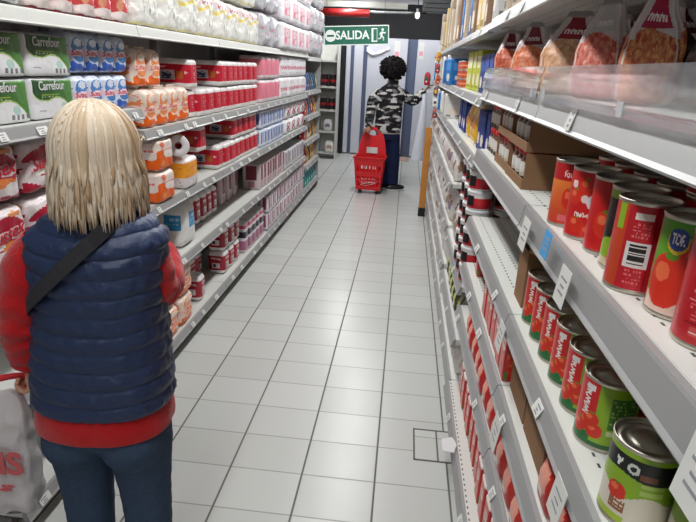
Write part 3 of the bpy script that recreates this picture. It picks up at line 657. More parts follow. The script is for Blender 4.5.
row(pouches[6], span(6.9, 7.84, 6), -1.26, .131, LEFT, 'teal detergent pouch', 'the bottom shelf of the far bay', 'detergent', 'detergent pouches in the far bay')


# ------------------------------------------------------------------ tins on the right
def mk_can(name, r, h, paint, seg=150, nv=76, ring=True, dark=(0.62, 0.60, 0.56)):
    def fn():
        g = empty(name); U, V = np.meshgrid((np.arange(seg)+0.5)/seg, (np.arange(nv)+0.5)/nv); cols = np.clip(paint(U.ravel(), V.ravel()), 0, 1)
        z0, z1 = 0.006, h-0.007; v = []
        for j in range(nv+1):
            for i in range(seg):
                a = -PI/2+2*PI*(i/seg-0.5); v.append((r*math.cos(a), r*math.sin(a), z0+(z1-z0)*j/nv))
        f = [(j*seg+i, j*seg+(i+1) % seg, (j+1)*seg+(i+1) % seg, (j+1)*seg+i) for j in range(nv) for i in range(seg)]
        MB().add(v, f, M_tin, cols, True).build('label', g)
        MB().lathe([(r*.999, z1-0.001), (r*.995, z1+0.001), (r*1.015, z1+0.003), (r*1.02, h-0.002), (r*1.0, h), (r*.965, h-0.0005), (r*.955, h-0.005), (r*.95, h-0.0075), (r*.86, h-0.0075), (r*.85, h-0.0065), (r*.72, h-0.0065), (r*.71, h-0.0078), (r*.5, h-0.0078), (r*.49, h-0.0068), (0.0001, h-0.0068)], M_steel, seg).build('lid', g)
        MB().lathe([(0.0001, 0.003), (r*.93, 0.003), (r*.96, 0.0), (r*1.0, 0.0), (r*1.02, 0.002), (r*1.015, 0.005), (r*.998, 0.007)], M_steel, seg).build('bottom_rim', g)
        return g
    return fn
LIME = rgb(140, 176, 40); TOM = rgb(214, 52, 34); TOM2 = rgb(236, 110, 70)
def tomato(c, u, v, ru, rv):
    c.ell(u, v, ru, rv, TOM); c.ell(u-.25*ru, v+.3*rv, ru*.4, rv*.35, TOM2); c.ell(u+.05*ru, v+.9*rv, ru*.3, rv*.14, rgb(90, 140, 40)); return c
def can_four(u, v):
    c = Cv(u, v, rgb(186, 30, 36)); c.grad(v < .72, np.array(rgb(206, 62, 40)), np.array(rgb(232, 130, 58)), np.clip(v/.7, 0, 1)); tomato(c, .47, .44, .06, .18); c.rect(.40, .05, .5, .16, rgb(226, 110, 120))
    c.text('four', .405, .78, .50, .90, rgb(240, 230, 224)); c.rect(.56, .0, .72, .88, rgb(214, 160, 40)); c.speck(.57, .1, .71, .84, rgb(150, 90, 40), .45, 7, 10); c.rect(.545, 0, .56, 1, rgb(196, 40, 40)); return c.c
def can_emblem(u, v):
    c = Cv(u, v, rgb(206, 34, 34)); 
    for a, b_ in ((.36, .62), (.44, .78), (.40, .2), (.62, .62), (.5, .1)): tomato(c, a, b_, .06, .13)
    for a, b_ in ((.34, .8), (.44, .60), (.58, .74)): c.ell(a, b_, .03, .06, rgb(236, 214, 206))
    c.ell(.51, .56, .055, .12, rgb(226, 226, 236)); c.text('B2', .485, .49, .535, .63, rgb(70, 110, 190)); c.text('Tomate', .38, .30, .56, .40, rgb(244, 226, 220)); c.ell(.56, .2, .035, .06, rgb(236, 216, 150)); return c.c
def can_plain(u, v):
    c = Cv(u, v, rgb(200, 30, 30)); tomato(c, .45, .4, .08, .2); c.speck(.55, .1, .7, .8, rgb(240, 200, 190), .4, 9, 14); return c.c
def can_lime(u, v):
    c = Cv(u, v, rgb(24, 26, 24)); c.put(v > .9, LIME); c.ell(.5, .3, .14, .22, LIME); c.ell(.36, .18, .1, .2, LIME); c.put(v < .1, rgb(200, 186, 150)); tomato(c, .42, .12, .05, .12); c.text('ENTEROS', .42, .70, .60, .80, rgb(220, 220, 214)); return c.c
def can_barcode(u, v):
    c = Cv(u, v, rgb(188, 34, 44)); c.put((u > .30) & (u < .385), rgb(200, 70, 40)); c.put((u > .32) & (u < .37) & (v > .7), LIME); c.rect(.525, 0, .54, 1, rgb(150, 22, 34)); c.rect(.54, 0, 1, 1, rgb(176, 34, 44))
    c.bars(.425, .30, .515, .56, True, 30); c.rect(.43, .84, .52, .92, rgb(232, 222, 214)); c.speck(.43, .62, .515, .80, rgb(216, 120, 120), .5, 5, 12); c.speck(.43, .05, .515, .25, rgb(224, 110, 116), .5, 4, 12); c.speck(.56, .3, .66, .9, rgb(214, 110, 116), .5, 8, 12); c.rect(.58, .06, .60, .14, WH); c.rect(.62, .06, .64, .14, WH); return c.c
def can_green_emblem(u, v):
    c = Cv(u, v, rgb(96, 160, 44)); c.put(v < .2, rgb(226, 196, 180)); tomato(c, .42, .36, .11, .30); tomato(c, .56, .62, .10, .26); tomato(c, .60, .22, .08, .2); c.ell(.44, .80, .055, .14, rgb(226, 190, 50)); c.ell(.44, .82, .05, .12, rgb(48, 76, 150)); c.text('TOR', .405, .76, .475, .88, rgb(236, 236, 240)); c.put((u < .3), rgb(190, 36, 40)); return c.c
def can_print(u, v):
    c = Cv(u, v, rgb(186, 36, 44)); c.speck(.40, .44, .60, .92, rgb(226, 130, 130), .5, 12, 18, 7); c.speck(.40, .22, .60, .40, rgb(222, 104, 108), .5, 5, 14, 8); c.rect(.39, .20, .58, .21, rgb(120, 20, 30)); c.rect(.39, .425, .58, .432, rgb(232, 150, 150)); c.rect(.42, .08, .57, .17, rgb(204, 80, 80)); c.speck(.42, .08, .57, .16, rgb(240, 200, 196), .6, 2, 8); c.rect(.635, .1, .73, .6, rgb(214, 226, 236)); c.rect(.63, .1, .637, .6, rgb(80, 120, 190)); return c.c
def can_green(u, v):
    c = Cv(u, v, LIME); c.put((u > .26) & (u < .455) & (v > .24), rgb(206, 38, 40)); c.put(v < .08, rgb(40, 96, 50)); c.put((v < .2) & (u < .44), rgb(40, 110, 60))
    for a, b_, q in ((.40, .34, .055), (.46, .26, .05), (.35, .24, .05), (.43, .42, .05)): tomato(c, a, b_, q, q*2.4)
    c.text('Tomates', .355, .46, .415, .93, rgb(240, 232, 226), 0, True); c.rect(.37, .86, .43, .95, rgb(230, 226, 226)); c.rect(.525, .34, .68, .86, rgb(62, 116, 40)); c.speck(.535, .4, .67, .82, rgb(150, 180, 90), .45, 7, 12); c.rect(.525, .24, .60, .31, rgb(196, 206, 160)); return c.c
def can_blacklime(u, v):
    c = Cv(u, v, rgb(222, 214, 196)); c.put(v > .42+.06*np.sin(u*26), LIME); c.put(v > .68+.03*np.sin(u*18+1), rgb(22, 24, 22)); c.put(v > .93, LIME); c.text('nti', .365, .74, .40, .90, rgb(232, 232, 230)); c.ring(.455, .80, .028, .07, .5, rgb(210, 214, 206)); c.rect(.49, .70, .56, .78, rgb(120, 70, 48))
    tomato(c, .40, .42, .05, .12); c.rect(.375, .16, .455, .32, rgb(150, 96, 66)); c.speck(.38, .17, .45, .31, rgb(226, 214, 196), .5, 3, 8); c.rect(.50, .50, .60, .56, rgb(176, 200, 96)); c.rect(.50, .60, .60, .66, rgb(176, 200, 96)); c.put((v < .10) & (u < .46), rgb(170, 196, 60)); return c.c
def can_red2(u, v):
    c = Cv(u, v, rgb(170, 22, 34)); c.bars(.45, .52, .58, .86, True, 22); c.speck(.44, .1, .6, .45, rgb(206, 90, 96), .5, 5, 12); return c.c
HC, RC, ZC = 0.148, 0.0455, 1.301
P_can = {k: Proto(mk_can('tomato_can', RC, HC, fn)) for k, fn in dict(four=can_four, emblem=can_emblem, plain=can_plain, lime=can_lime, barcode=can_barcode, green=can_green_emblem, printed=can_print, red2=can_red2).items()}
def can(k, x, y, z, rz, label, group='large tomato tins on the chest high shelf'): return P_can[k].put((x, y, z), rz, label, 'tin can', group)
can('four', .392, 1.300, ZC, R(-12), 'red and amber tomato tin, first beside the brown carton')
can('emblem', .402, 1.195, ZC, R(-14), 'red tin with tomatoes and a round pale emblem')
can('plain', .415, 1.095, ZC, R(-20), 'plain red tin between the emblem tin and the black lime tin')
can('lime', .415, .998, ZC, R(-22), 'black and lime green tin half hidden behind the barcode tin')
can('barcode', .392, .900, ZC, R(-17), 'red tin with a large barcode facing the camera')
can('green', .420, .800, ZC, R(-31), 'green tin with big tomatoes and an oval blue emblem')
can('printed', .418, .704, ZC, R(-33), 'red tin covered in small print at the right picture edge')
i = 0
for x, ys in ((.510, (1.38, 1.27, 1.16, 1.05)), (.606, (1.34, 1.23, 1.12, 1.01))):
    for y in ys:
        can('plain', x, y, ZC, R(-20), f'red tin in the {"second" if x < .55 else "third"} row, {ORD[i % 4]} from the brown carton', 'tins behind the front row'); i += 1
can('plain', .515, .945, ZC, R(-20), 'red tin of the second row carrying the stacked tin', 'tins behind the front row')
can('red2', .515, .950, ZC+HC+.001, R(-22), 'dark red barcode tin stacked on top of another tin').scale = (1, 1, .61)
HG, RG, ZG = 0.137, 0.050, .986
P_g = Proto(mk_can('tomato_can', RG, HG, can_green)); P_b = Proto(mk_can('tomato_can', 0.0505, 0.138, can_blacklime))
for i, y in enumerate((1.441, 1.338, 1.235, 1.132, 1.029, .926)):
    P_g.put((.410, y, ZG), R(-16-2*i), f'red and lime green tomato tin, {ORD[i]} of the front row from its far end', 'tin can', 'lime green tins on the waist high shelf')
for i, y in enumerate((1.390, 1.287, 1.184, 1.081, .978)):
    P_g.put((.516, y, ZG), R(-20), f'lime green tomato tin in the second row, {ORD[i]} from the far end', 'tin can', 'lime green tins on the waist high shelf')
    if i > 0: P_g.put((.516, y, ZG+HG+.001), R(-24), f'lime green tin stacked on the second row, {ORD[i-1]} from the far end', 'tin can', 'lime green tins on the waist high shelf')
P_b.put((.398, .738, ZG), R(-24), 'black and lime tin with open looking dark lid near the camera', 'tin can', 'black and lime tins')
P_b.put((.462, .653, ZG), R(-30), 'black and lime tin cut by the lower right picture corner', 'tin can', 'black and lime tins')
P_b.put((.508, .782, ZG), R(-30), 'black and lime tin behind the two nearest black tins', 'tin can', 'black and lime tins')
P_w = Proto(mk_can('tomato_can', 0.043, 0.118, lambda u, v: tomato(tomato(Cv(u, v, rgb(226, 218, 206)).put(v < .3, LIME), .45, .2, .06, .14), .56, .18, .05, .12).c))
P_w.put((.470, .640, ZG+.139), R(-30), 'white and lime tin stacked on the black tin in the corner', 'tin can')

# cartons and display trays
def carton(name, x0, x1, y0, y1, z, h, label, text=None, flap=False, open_front=False):
    g = empty(name, ((x0+x1)/2, (y0+y1)/2, z)); w, d = (x1-x0)/2, (y1-y0)/2; t = 0.004; b = MB()
    b.box(-w, w, -d, d, 0, t, M_card); b.box(w-t, w, -d+t, d-t, t, h, M_card); b.box(-w+t, w, -d, -d+t, t, h, M_card); b.box(-w+t, w, d-t, d, t, h, M_card)
    b.box(-w, -w+t, -d, d, t, (h*0.28 if open_front else h), M_card); b.build('tray', g)
    if text:
        v, f = text_mesh(text, 0.022, 0.0003); b = MB(); b.add([(p[0]-w*.2, -d-0.0006-p[2], p[1]+h*.18) for p in v], f, mat('brown_ink', rgb(80, 58, 44), rough=.9)); b.build('lettering', g)
    if flap:
        b = MB(); b.add([(-w, -d, h), (w, -d, h), (w, -d-.05, h-.05), (-w*.4, -d-.075, h-.02), (-w, -d-.02, h+.03)]+[(-w, -d+.003, h+.003), (w, -d+.003, h+.003), (w, -d-.047, h-.047), (-w*.4, -d-.072, h-.017), (-w, -d-.017, h+.033)], [(0, 1, 2, 3, 4), (9, 8, 7, 6, 5), (0, 5, 6, 1), (1, 6, 7, 2), (2, 7, 8, 3), (3, 8, 9, 4), (4, 9, 5, 0)], M_card2); b.build('torn_flap', g)
    tag(g, label, 'carton', 'brown cartons among the tins'); return g
carton('carton', .355, .74, 1.68, 1.97, 1.301, .105, 'brown carton holding the lower row of glass jars', open_front=True)
carton('carton', .355, .74, 1.68, 1.97, 1.410, .10, 'brown carton on top holding the upper row of glass jars', open_front=True)
carton('carton', .36, .74, 1.98, 2.26, 1.301, .105, 'brown carton of jars second from the tins, lower', open_front=True)
carton('carton', .36, .74, 1.98, 2.26, 1.410, .10, 'brown carton of jars second from the tins, upper', open_front=True)
# glass jars with red lids
M_glass = mat('jar_glass', rgb(120, 96, 80), rough=0.08, spec=0.6, coat=0.4)
def mk_jar():
    g = empty('glass_jar'); b = MB(); r = .029
    cl = [rgb(96, 78, 66)]*4+[rgb(200, 190, 176)]*2+[rgb(52, 44, 42)]*6
    b.lathe([(0.0001, .001), (r*.9, 0.001), (r, .006), (r, .016), (r, .028), (r, .050), (r*.97, .056), (r*.78, .064), (r*.76, .068)], M_tin, 22, [rgb(60, 50, 46), rgb(70, 56, 50), rgb(60, 48, 44), rgb(206, 196, 180), rgb(214, 206, 190), rgb(120, 70, 50), rgb(80, 60, 52), rgb(60, 50, 46)]); b.build('glass_body', g)
    MB().lathe([(r*.80, .064), (r*.9, .065), (r*.92, .080), (r*.86, .083), (0.0001, .083)], mat('red_lid', rgb(200, 36, 40), rough=.35), 22).build('lid', g)
    v = []; f = []
    for i in range(9):
        a = PI+(i-4)*.16
        for z in (.024, .052): v.append(((r+.0006)*math.cos(a), (r+.0006)*math.sin(a), z))
    f = [(2*i, 2*i+2, 2*i+3, 2*i+1) for i in range(8)]
    MB().add(v, f, M_tag, None, True).build('paper_label', g); return g
jar = Proto(mk_jar)
for t, z in enumerate((1.306, 1.415)):
    for q, (ya, yb) in enumerate(((1.68, 1.97), (1.98, 2.26))):
        for i, y in enumerate(span(ya+.006, yb-.006, 4)):
            jar.put((.399, y, z), rnd.uniform(-.2, .2), f'{ORD[i]} red lidded jar at the front of the {("lower", "upper")[t]} {("near", "farther")[q]} carton', 'jar', 'red lidded jars in cartons', (1.08, 1.08, 1.22))
            if q == 0: jar.put((.468, y, z), 0, f'{ORD[i]} red lidded jar in the second row of the {("lower", "upper")[t]} carton', 'jar', 'red lidded jars in cartons', (1.08, 1.08, 1.22))
for t, z in enumerate((1.301, 1.404)):
    for i, y in enumerate(span(2.27, 2.56, 4)): jar.put((.40, y, z), 0, f'{ORD[i]} loose red lidded jar beyond the cartons, {("lower", "upper")[t]} layer', 'jar', 'loose red lidded jars', (1.05, 1.05, 1.22))
# cartons on lower shelves
carton('carton', .372, .60, 1.524, 1.63, .986, .165, 'torn brown carton at the far end of the green tins', flap=True)
carton('carton', .365, .72, 1.075, 1.27, .756, .135, 'brown carton with printed numbers behind the waist high rail', text='12x820g')
carton('carton', .365, .72, 1.285, 1.475, .756, .15, 'brown carton behind the one with printed numbers')
g = carton('carton', .395, .62, 2.10, 2.35, .756, .17, 'brown carton with a teal label at the shelf edge')
v, f = text_mesh('Co 12', .03, .0003); b = MB(); b.box(-.119, .02, -.1268, -.1252, .02, .11, mat('teal_label', rgb(24, 84, 112), rough=.6)); b.add([(p[0]*1.0-.05, -.1270-p[2], p[1]+.065) for p in v], f, mat('pale_print', rgb(150, 190, 206), rough=.7)); b.build('teal_label', g)
# bricks of tomato puree in red packs
def p_brick(k, u, v):
    c = Cv(u, v, rgb(198, 40, 38))
    if k not in ('+z', '-z'): tomato(c, .5, .3, .34, .2); tomato(c, .25, .45, .2, .12); c.ell(.6, .66, .3, .12, rgb(230, 200, 190)); c.text('pure', .3, .62, .9, .72, rgb(190, 30, 34)); c.rect(.05, .05, .3, .2, rgb(80, 130, 50)); c.put(v > .92, rgb(232, 216, 206))
    elif k == '+z': c.c[:] = rgb(224, 200, 190)
    return c.c
def mk_brick():
    o = pbox((.07, .05, .168), p_brick, (16, 30), 14, .004, .001, .0008, 2).build('puree_brick', merge=True)
    MB().box(-.03, .03, -.0015, .0015, .166, .176, M_white).build('top_fold', o); return o
brick = Proto(mk_brick)
row(brick, [1.53+i*.0745 for i in range(7)], .372, .756, RIGHT, 'red tomato puree brick', 'beyond the cartons on the third shelf', 'puree brick', 'tomato puree bricks')
row(brick, [2.43], .395, .756, RIGHT, 'red tomato puree brick beside the teal labelled carton', 'on the shelf edge', 'puree brick', 'tomato puree bricks')
sach = Proto(mk_pouch('sauce_pouch', rgb(196, 44, 40), rgb(226, 150, 130), .085, .05, .15, 5))
row(sach, span(.86, 2.30, 13), .372, .531, RIGHT, 'red sauce pouch', 'on the second shelf up', 'sauce pouch', 'red sauce pouches')
row(sach, span(.72, 1.04, 3), .378, .756, RIGHT, 'red sauce pouch', 'on the third shelf near the camera', 'sauce pouch', 'red sauce pouches')
row(brick, span(.98, 2.52, 15), .40, .101, RIGHT, 'red tomato puree brick', 'on the bottom shelf', 'puree brick', 'tomato puree bricks on the bottom shelf')
carton('carton', .45, .72, 1.2, 1.47, .279, .17, 'brown carton lying on the bottom shelf bricks')

# snack pouches behind the clear guards
def p_snack(a, bcol, seed, band):
    def p(k, u, v):
        r = np.random.RandomState(seed); g = r.rand(26, 22); q = np.array([0.5+1.1*mnoise.noise((x*15+.8*mnoise.noise((x*20, y*20, 9)), y*22+mnoise.noise((x*24, y*18, 4)), seed)) for x, y in zip(u, v)]).clip(0, 1)
        c = Cv(u, v, a); c.c = np.array(a)*(1-q[:, None])+np.array(bcol)*q[:, None]
        if k == '+z': c.c[:] = rgb(150, 146, 146)
        if k in ('-y', '-x', '+x', '+y'):
            c.put(v > .64+.05*np.sin(u*5), rgb(206, 196, 196)); c.put((v > .68) & (np.abs(u-.45) < .36-(v-.68)*.5), band); c.text('Snack', .2, .74, .7, .82, rgb(236, 224, 226), .2); c.put(v > .97, rgb(170, 165, 165))
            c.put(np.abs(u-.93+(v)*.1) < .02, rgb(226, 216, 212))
        return c.c
    return p
def mk_snack(a, bc, seed, band, w=.14, d=.075, h=.205):
    return lambda: pbox((w, d, h), p_snack(a, bc, seed, band), (52, 70), 36, .018, .009, .005, seed, ([0, .12, .5, .72, .9, 1], [.96, 1, .93, .74, .50, .42], [.9, 1, .85, .5, .16, .08]), M_film).build('snack_pouch', merge=True)
SN = [Proto(mk_snack(rgb(186, 70, 50), rgb(226, 140, 104), 31, rgb(110, 18, 40), .105)), Proto(mk_snack(rgb(206, 96, 60), rgb(236, 160, 120), 36, rgb(130, 24, 46), .12)), Proto(mk_snack(rgb(206, 140, 106), rgb(236, 200, 160), 32, rgb(150, 30, 50), .165)), Proto(mk_snack(rgb(186, 66, 56), rgb(226, 170, 150), 34, rgb(190, 190, 190), .10)), Proto(mk_snack(rgb(170, 62, 44), rgb(224, 168, 110), 33, rgb(176, 34, 70), .098))]
for k, x, y, rz, sc_, lab in ((0, .392, 2.40, -14, 1.0, 'snack pouch with burgundy top, farthest behind the clear guard'), (1, .405, 2.03, -14, 1.0, 'snack pouch of orange pieces, second from the far end'),
                         (2, .440, 1.66, -16, 1.0, 'wide snack pouch of pale curly pieces, third from the far end'), (3, .425, 1.37, -30, 1.0, 'narrow snack pouch beside the clear guard joint, fourth from the far end'),
                         (4, .462, 1.20, -14, 1.0, 'tall snack pouch of red twists with a crimson label')):
    SN[k].put((x, y, 1.576), R(rz), lab, 'snack pouch', 'snack pouches behind the guards')
shade_pouch = Proto(mk_snack(rgb(34, 14, 17), rgb(54, 20, 24), 35, rgb(70, 10, 20), .21, .075, .208))  # near-black pouches added behind the others; their colour stands in for shelf shade
for i, (x, y) in enumerate(((.50, 2.42), (.51, 2.19), (.52, 1.96), (.54, 1.73), (.54, 1.42), (.57, 1.19), (.57, .96), (.55, .73), (.50, .50))): shade_pouch.put((x+.035, y, 1.576), RIGHT+R(6), f'near-black pouch added to darken the shelf back, {ORD[i]} from the far end', 'snack pouch', 'near-black pouches darkening the shelf back')
M_clear = mat('clear_acrylic', (0.97, 0.97, 0.98), rough=0.06, spec=0.6, trans=0.90)
def guard(y0, y1, label):
    b = MB(); n = 10; v = []; t = .0018
    for y in (y0, y1):
        for i in range(n+1):
            a = i/n; v.append((.319+.012*a*a, y, 1.566+.078*a))
    v += [(x+t, y, z) for x, y, z in v]; m = n+1; k = 2*m
    f = [(i, i+1, m+i+1, m+i) for i in range(n)]+[(k+m+i, k+m+i+1, k+i+1, k+i) for i in range(n)]+[(n, k+n, k+m+n, m+n), (0, m, k+m, k), ]
    f += [(i, k+i, k+i+1, i+1) for i in range(n)]+[(m+i, m+i+1, k+m+i+1, k+m+i) for i in range(n)]
    b.add(v, f, M_clear, None, False); g = empty('shelf_guard', (0, 0, 0)); b.build('acrylic_sheet', g)
    for yy in (y0+.05, y1-.05, (y0+y1)/2):
        MB().box(.3165, .3185, yy-.012, yy+.012, 1.568, 1.590, mat('clip_plastic', rgb(200, 202, 206), rough=.2)).build('clip', g)
    tag(g, label, 'shelf guard', 'clear shelf guards')
guard(.34, 1.46, 'clear acrylic guard along the shelf edge nearest the camera'); guard(1.49, 2.58, 'clear acrylic guard in front of the farther snack pouches')
# loose paper tags on the near rails
def hang_tag(name, y, z, w, h, m, label, xo=.312, tilt=.12, lines=True):
    b = MB(); b.box(-.0006, .0006, -w/2, w/2, -h, 0, m); 
    g = empty(name, (xo, y, z)); o = b.build('paper', g)
    if lines:
        q = MB()
        for i, (a, c) in enumerate(((.3, .8), (.5, .5), (.68, .7))): q.box(-.0012, -.0006, -w*.4*c, w*.35*c, -h*a-.002, -h*a+.002, M_ink)
        q.build('print', g)
    g.rotation_euler = (0, tilt, 0); tag(g, label, 'price tag', 'paper tags on the shelf rails'); return g
hang_tag('price_tag', 1.12, 1.325, .05, .055, M_tagblue, 'sky blue tag standing on the rail by the amber tin', .307)
hang_tag('price_tag', 1.335, 1.296, .07, .075, M_tag, 'white price tag on the rail below the first tin', .311)
hang_tag('price_tag', .98, 1.296, .06, .07, M_tag, 'white price tag on the rail below the barcode tin', .311)
hang_tag('price_tag', .475, 1.296, .055, .075, M_tag, 'white tag under the printed tin cut by the right picture edge', .311)
hang_tag('price_tag', 1.43, .975, .07, .08, M_tag, 'white price tag under the torn carton', .311)
hang_tag('price_tag', .80, .975, .06, .075, M_tag, 'white price tag below the black lime tin', .311)
hang_tag('price_tag', 1.31, .75, .075, .09, M_tag, 'pale price tag hanging from the third rail up', .311)
b = MB(); b.box(.30, .40, 1.98, 2.06, .0005, .09, M_white); 
g = empty('shelf_bracket', (0, 0, 0)); b = MB(); b.add([(.262, 1.99, .112), (.262, 2.07, .112), (.31, 2.09, .112), (.325, 2.04, .112), (.31, 1.985, .112)]+[(.262, 1.99, .114), (.262, 2.07, .114), (.31, 2.09, .114), (.325, 2.04, .114), (.31, 1.985, .114)], [(4, 3, 2, 1, 0), (5, 6, 7, 8, 9)]+[(i, (i+1) % 5, 5+(i+1) % 5, 5+i) for i in range(5)], M_white); b.build('white_card', g)
tag(g, 'small white card sticking out of the lowest rail over the aisle', 'price card')
# floor hatch
g = empty('floor_hatch', (.27, 2.17, 0)); b = MB(); b.box(-.115, .075, -.105, .105, 0.0003, .0015, M_floor); b.build('tile_cover', g)
b = MB(); m = mat('hatch_frame', rgb(92, 88, 80), rough=.5, metal=.3)
b.box(-.121, -.113, -.115, .115, .0003, .002, m); b.box(-.121, .078, -.115, -.107, .0003, .002, m); b.box(-.121, .078, .107, .115, .0003, .002, m); b.build('metal_frame', g)
b = MB(); b.box(.02, .045, -.02, -.006, .0015, .004, M_black); b.build('finger_hole', g); tag(g, 'square floor hatch with dark metal frame by the lowest shelf', 'floor hatch')

# farther bays on the right
def mk_box(name, size, a, bcol, seed, txt=None, res=(10, 14)):
    def p(k, u, v):
        c = Cv(u, v, a)
        if k not in ('+z', '-z'): c.rect(.1, .55, .9, .86, bcol); c.ell(.5, .3, .28, .16, rgb(224, 214, 196)); c.speck(.15, .04, .85, .14, np.array(a)*.6, .5, 1, 8, seed)
        return c.c
    return lambda: pbox(size, p, res, 10, .003, 0, .0005, seed, None, M_paper).build(name, merge=True)
def mk_tub():
    g = empty('red_and_white_tub'); b = MB(); r = .058
    b.lathe([(0.0001, 0), (r*.9, 0), (r, .01), (r*1.0, .03), (r*1.0, .06), (r*1.02, .078), (r*1.02, .080)], M_tin, 26, [WH, WH, rgb(190, 30, 46), rgb(206, 40, 52), rgb(226, 224, 222), WH]); b.build('tub_body', g)
    MB().lathe([(r*1.03, .078), (r*1.06, .080), (r*1.06, .090), (r*1.0, .094), (0.0001, .094)], M_white, 26).build('lid', g)
    v = []; 
    for i in range(7):
        a = PI*1.18+(i-3)*.14
        for z in (.022, .070): v.append(((r*1.012)*math.cos(a), (r*1.012)*math.sin(a), z))
    MB().add(v, [(2*i, 2*i+2, 2*i+3, 2*i+1) for i in range(6)], M_black, None, True).build('black_panel', g); return g
tub = Proto(mk_tub)
for c_, (x, y) in enumerate(((.385, 2.70), (.385, 2.86), (.385, 3.02), (.52, 2.72))):
    for t in range(6): tub.put((x, y, .621+t*.0945), 0, f'red and white tub, {ORD[t]} from the bottom of the {("nearest", "second", "third", "back")[c_]} stack', 'tub', 'stacked red and white tubs')
NAVY, YG, TERR = rgb(34, 56, 130), rgb(184, 190, 60), rgb(196, 76, 44)
bx_navy = Proto(mk_box('pasta_box', (.13, .08, .195), NAVY, rgb(60, 90, 170), 1)); bx_yg = Proto(mk_box('cereal_box', (.15, .08, .225), YG, rgb(228, 226, 190), 2)); bx_bei = Proto(mk_box('beige_carton', (.17, .22, .27), rgb(184, 168, 146), rgb(170, 152, 130), 3)); bx_dk = Proto(mk_box('brown_carton', (.15, .22, .20), rgb(140, 112, 92), rgb(120, 94, 76), 4)); bx_yel = Proto(mk_box('yellow_carton', (.15, .2, .3), rgb(216, 190, 120), rgb(206, 176, 96), 5)); bx_blu = Proto(mk_box('blue_carton', (.14, .2, .24), rgb(40, 112, 180), rgb(70, 140, 200), 6)); bx_wh = Proto(mk_box('white_carton', (.06, .2, .28), rgb(220, 218, 214), rgb(206, 206, 206), 7))
SH7 = 'the top shelf of the right side'
def rr(p, ys, z, desc, where, cat, grp, x=.425, sc=None): row(p, ys, x, z, RIGHT, desc, where, cat, grp, .006, .04, sc)
top = [(bx_bei, 1.62, 'beige carton'), (bx_bei, 1.82, 'beige carton'), (bx_bei, 2.02, 'beige carton'), (bx_bei, 2.22, 'beige carton'), (bx_bei, 2.46, 'beige carton'), (bx_navy, 2.72, 'navy carton'), (bx_wh, 2.90, 'white carton'), (bx_dk, 3.10, 'brown carton'), (bx_yel, 3.32, 'yellow carton'), (bx_yel, 3.52, 'yellow carton'), (bx_dk, 3.74, 'brown carton'), (bx_blu, 4.02, 'blue carton'), (bx_bei, 4.30, 'beige carton'), (bx_blu, 4.62, 'blue carton'), (bx_dk, 4.90, 'brown carton'), (bx_bei, 5.20, 'beige carton'), (bx_wh, 5.45, 'white carton'), (bx_bei, 5.75, 'beige carton'), (bx_bei, 6.1, 'beige carton'), (bx_bei, 6.45, 'beige carton'), (bx_yel, 6.8, 'yellow carton'), (bx_bei, 7.2, 'beige carton'), (bx_bei, 7.6, 'beige carton')]
for i, (p, y, d_) in enumerate(top):
    z = (1.841 if y < 2.6 else 1.831); nth = ORD[i] if i < 20 else ('twenty first', 'twenty second', 'twenty third')[i-20]
    p.put((.47, y, z), RIGHT+rnd.uniform(-.05, .05), f'{d_} on the top shelf over the tins, {nth} along from the near end', 'carton', 'cartons on the top right shelf', (1, 1, (1.5, 1.25, 1.7, 1.4)[i % 4]))
for i, (p, y, d_) in enumerate(((bx_dk, 3.10, 'brown'), (bx_blu, 3.74, 'blue'), (bx_dk, 4.90, 'brown'))): pass
rr(bx_navy, span(2.64, 3.30, 5), 1.521, 'navy blue box', 'the head high shelf of the tub bay', 'box', 'navy boxes')
rr(bx_yg, span(3.33, 4.0, 4), 1.521, 'yellow green and cream box', 'the head high shelf', 'box', 'yellow green boxes')
tin = Proto(mk_can('flat_tin', .06, .058, lambda u, v: Cv(u, v, TERR).put((v > .4) & (v < .6), rgb(226, 150, 110)).c, 28, 10))
for t in range(3):
    for i, y in enumerate((4.12, 4.26, 4.40)): tin.put((.415, y, 1.521+t*.059), 0, f'terracotta tin, {("lowest", "middle", "top")[t]} of the {ORD[i]} stack beyond the yellow green boxes', 'tin can', 'stacked terracotta tins')
mix = [(bx_blu, 'blue carton'), (pouches[8], 'orange pouch'), (bx_wh, 'white carton'), (pouches[5], 'white pouch'), (pouches[7], 'brown pouch'), (bx_wh, 'white carton')]
rr(bx_navy, span(2.64, 3.06, 3), 1.251, 'navy blue box', 'the chest high shelf of the tub bay', 'box', 'navy boxes')
rr(pouches[3], span(3.12, 3.66, 3), 1.251, 'yellow pouch', 'the chest high shelf beyond the navy boxes', 'pouch', 'yellow pouches')
rr(bx_navy, span(3.76, 4.30, 4), 1.251, 'navy blue box', 'the chest high shelf beyond the yellow pouches', 'box', 'navy boxes')
ol = Proto(mk_pouch('seasoning_sachet', rgb(66, 70, 44), rgb(186, 190, 70), .095, .05, .17, 41)); wn = [Proto(mk_pouch('noodle_packet', rgb(216, 212, 206), c_, .135, .07, .2, 42+i)) for i, c_ in enumerate((rgb(150, 120, 100), rgb(196, 190, 186), rgb(120, 110, 130)))]
rr(ol, span(2.64, 3.66, 8), .331, 'olive seasoning sachet', 'the low shelf under the tubs', 'sachet', 'olive sachets', .39)
rr(wn[1], span(2.64, 3.66, 6), .101, 'white packet', 'the floor level shelf under the tubs', 'packet', 'white packets', .40, (1, 1, .7))
rr(wn[0], span(3.12, 3.66, 3), .621, 'white packet', 'the shelf beside the tubs', 'packet', 'white packets', .40)
SHN = {0: 'floor level', 1: 'knee high', 2: 'thigh high', 3: 'waist high', 4: 'chest high', 5: 'head high'}
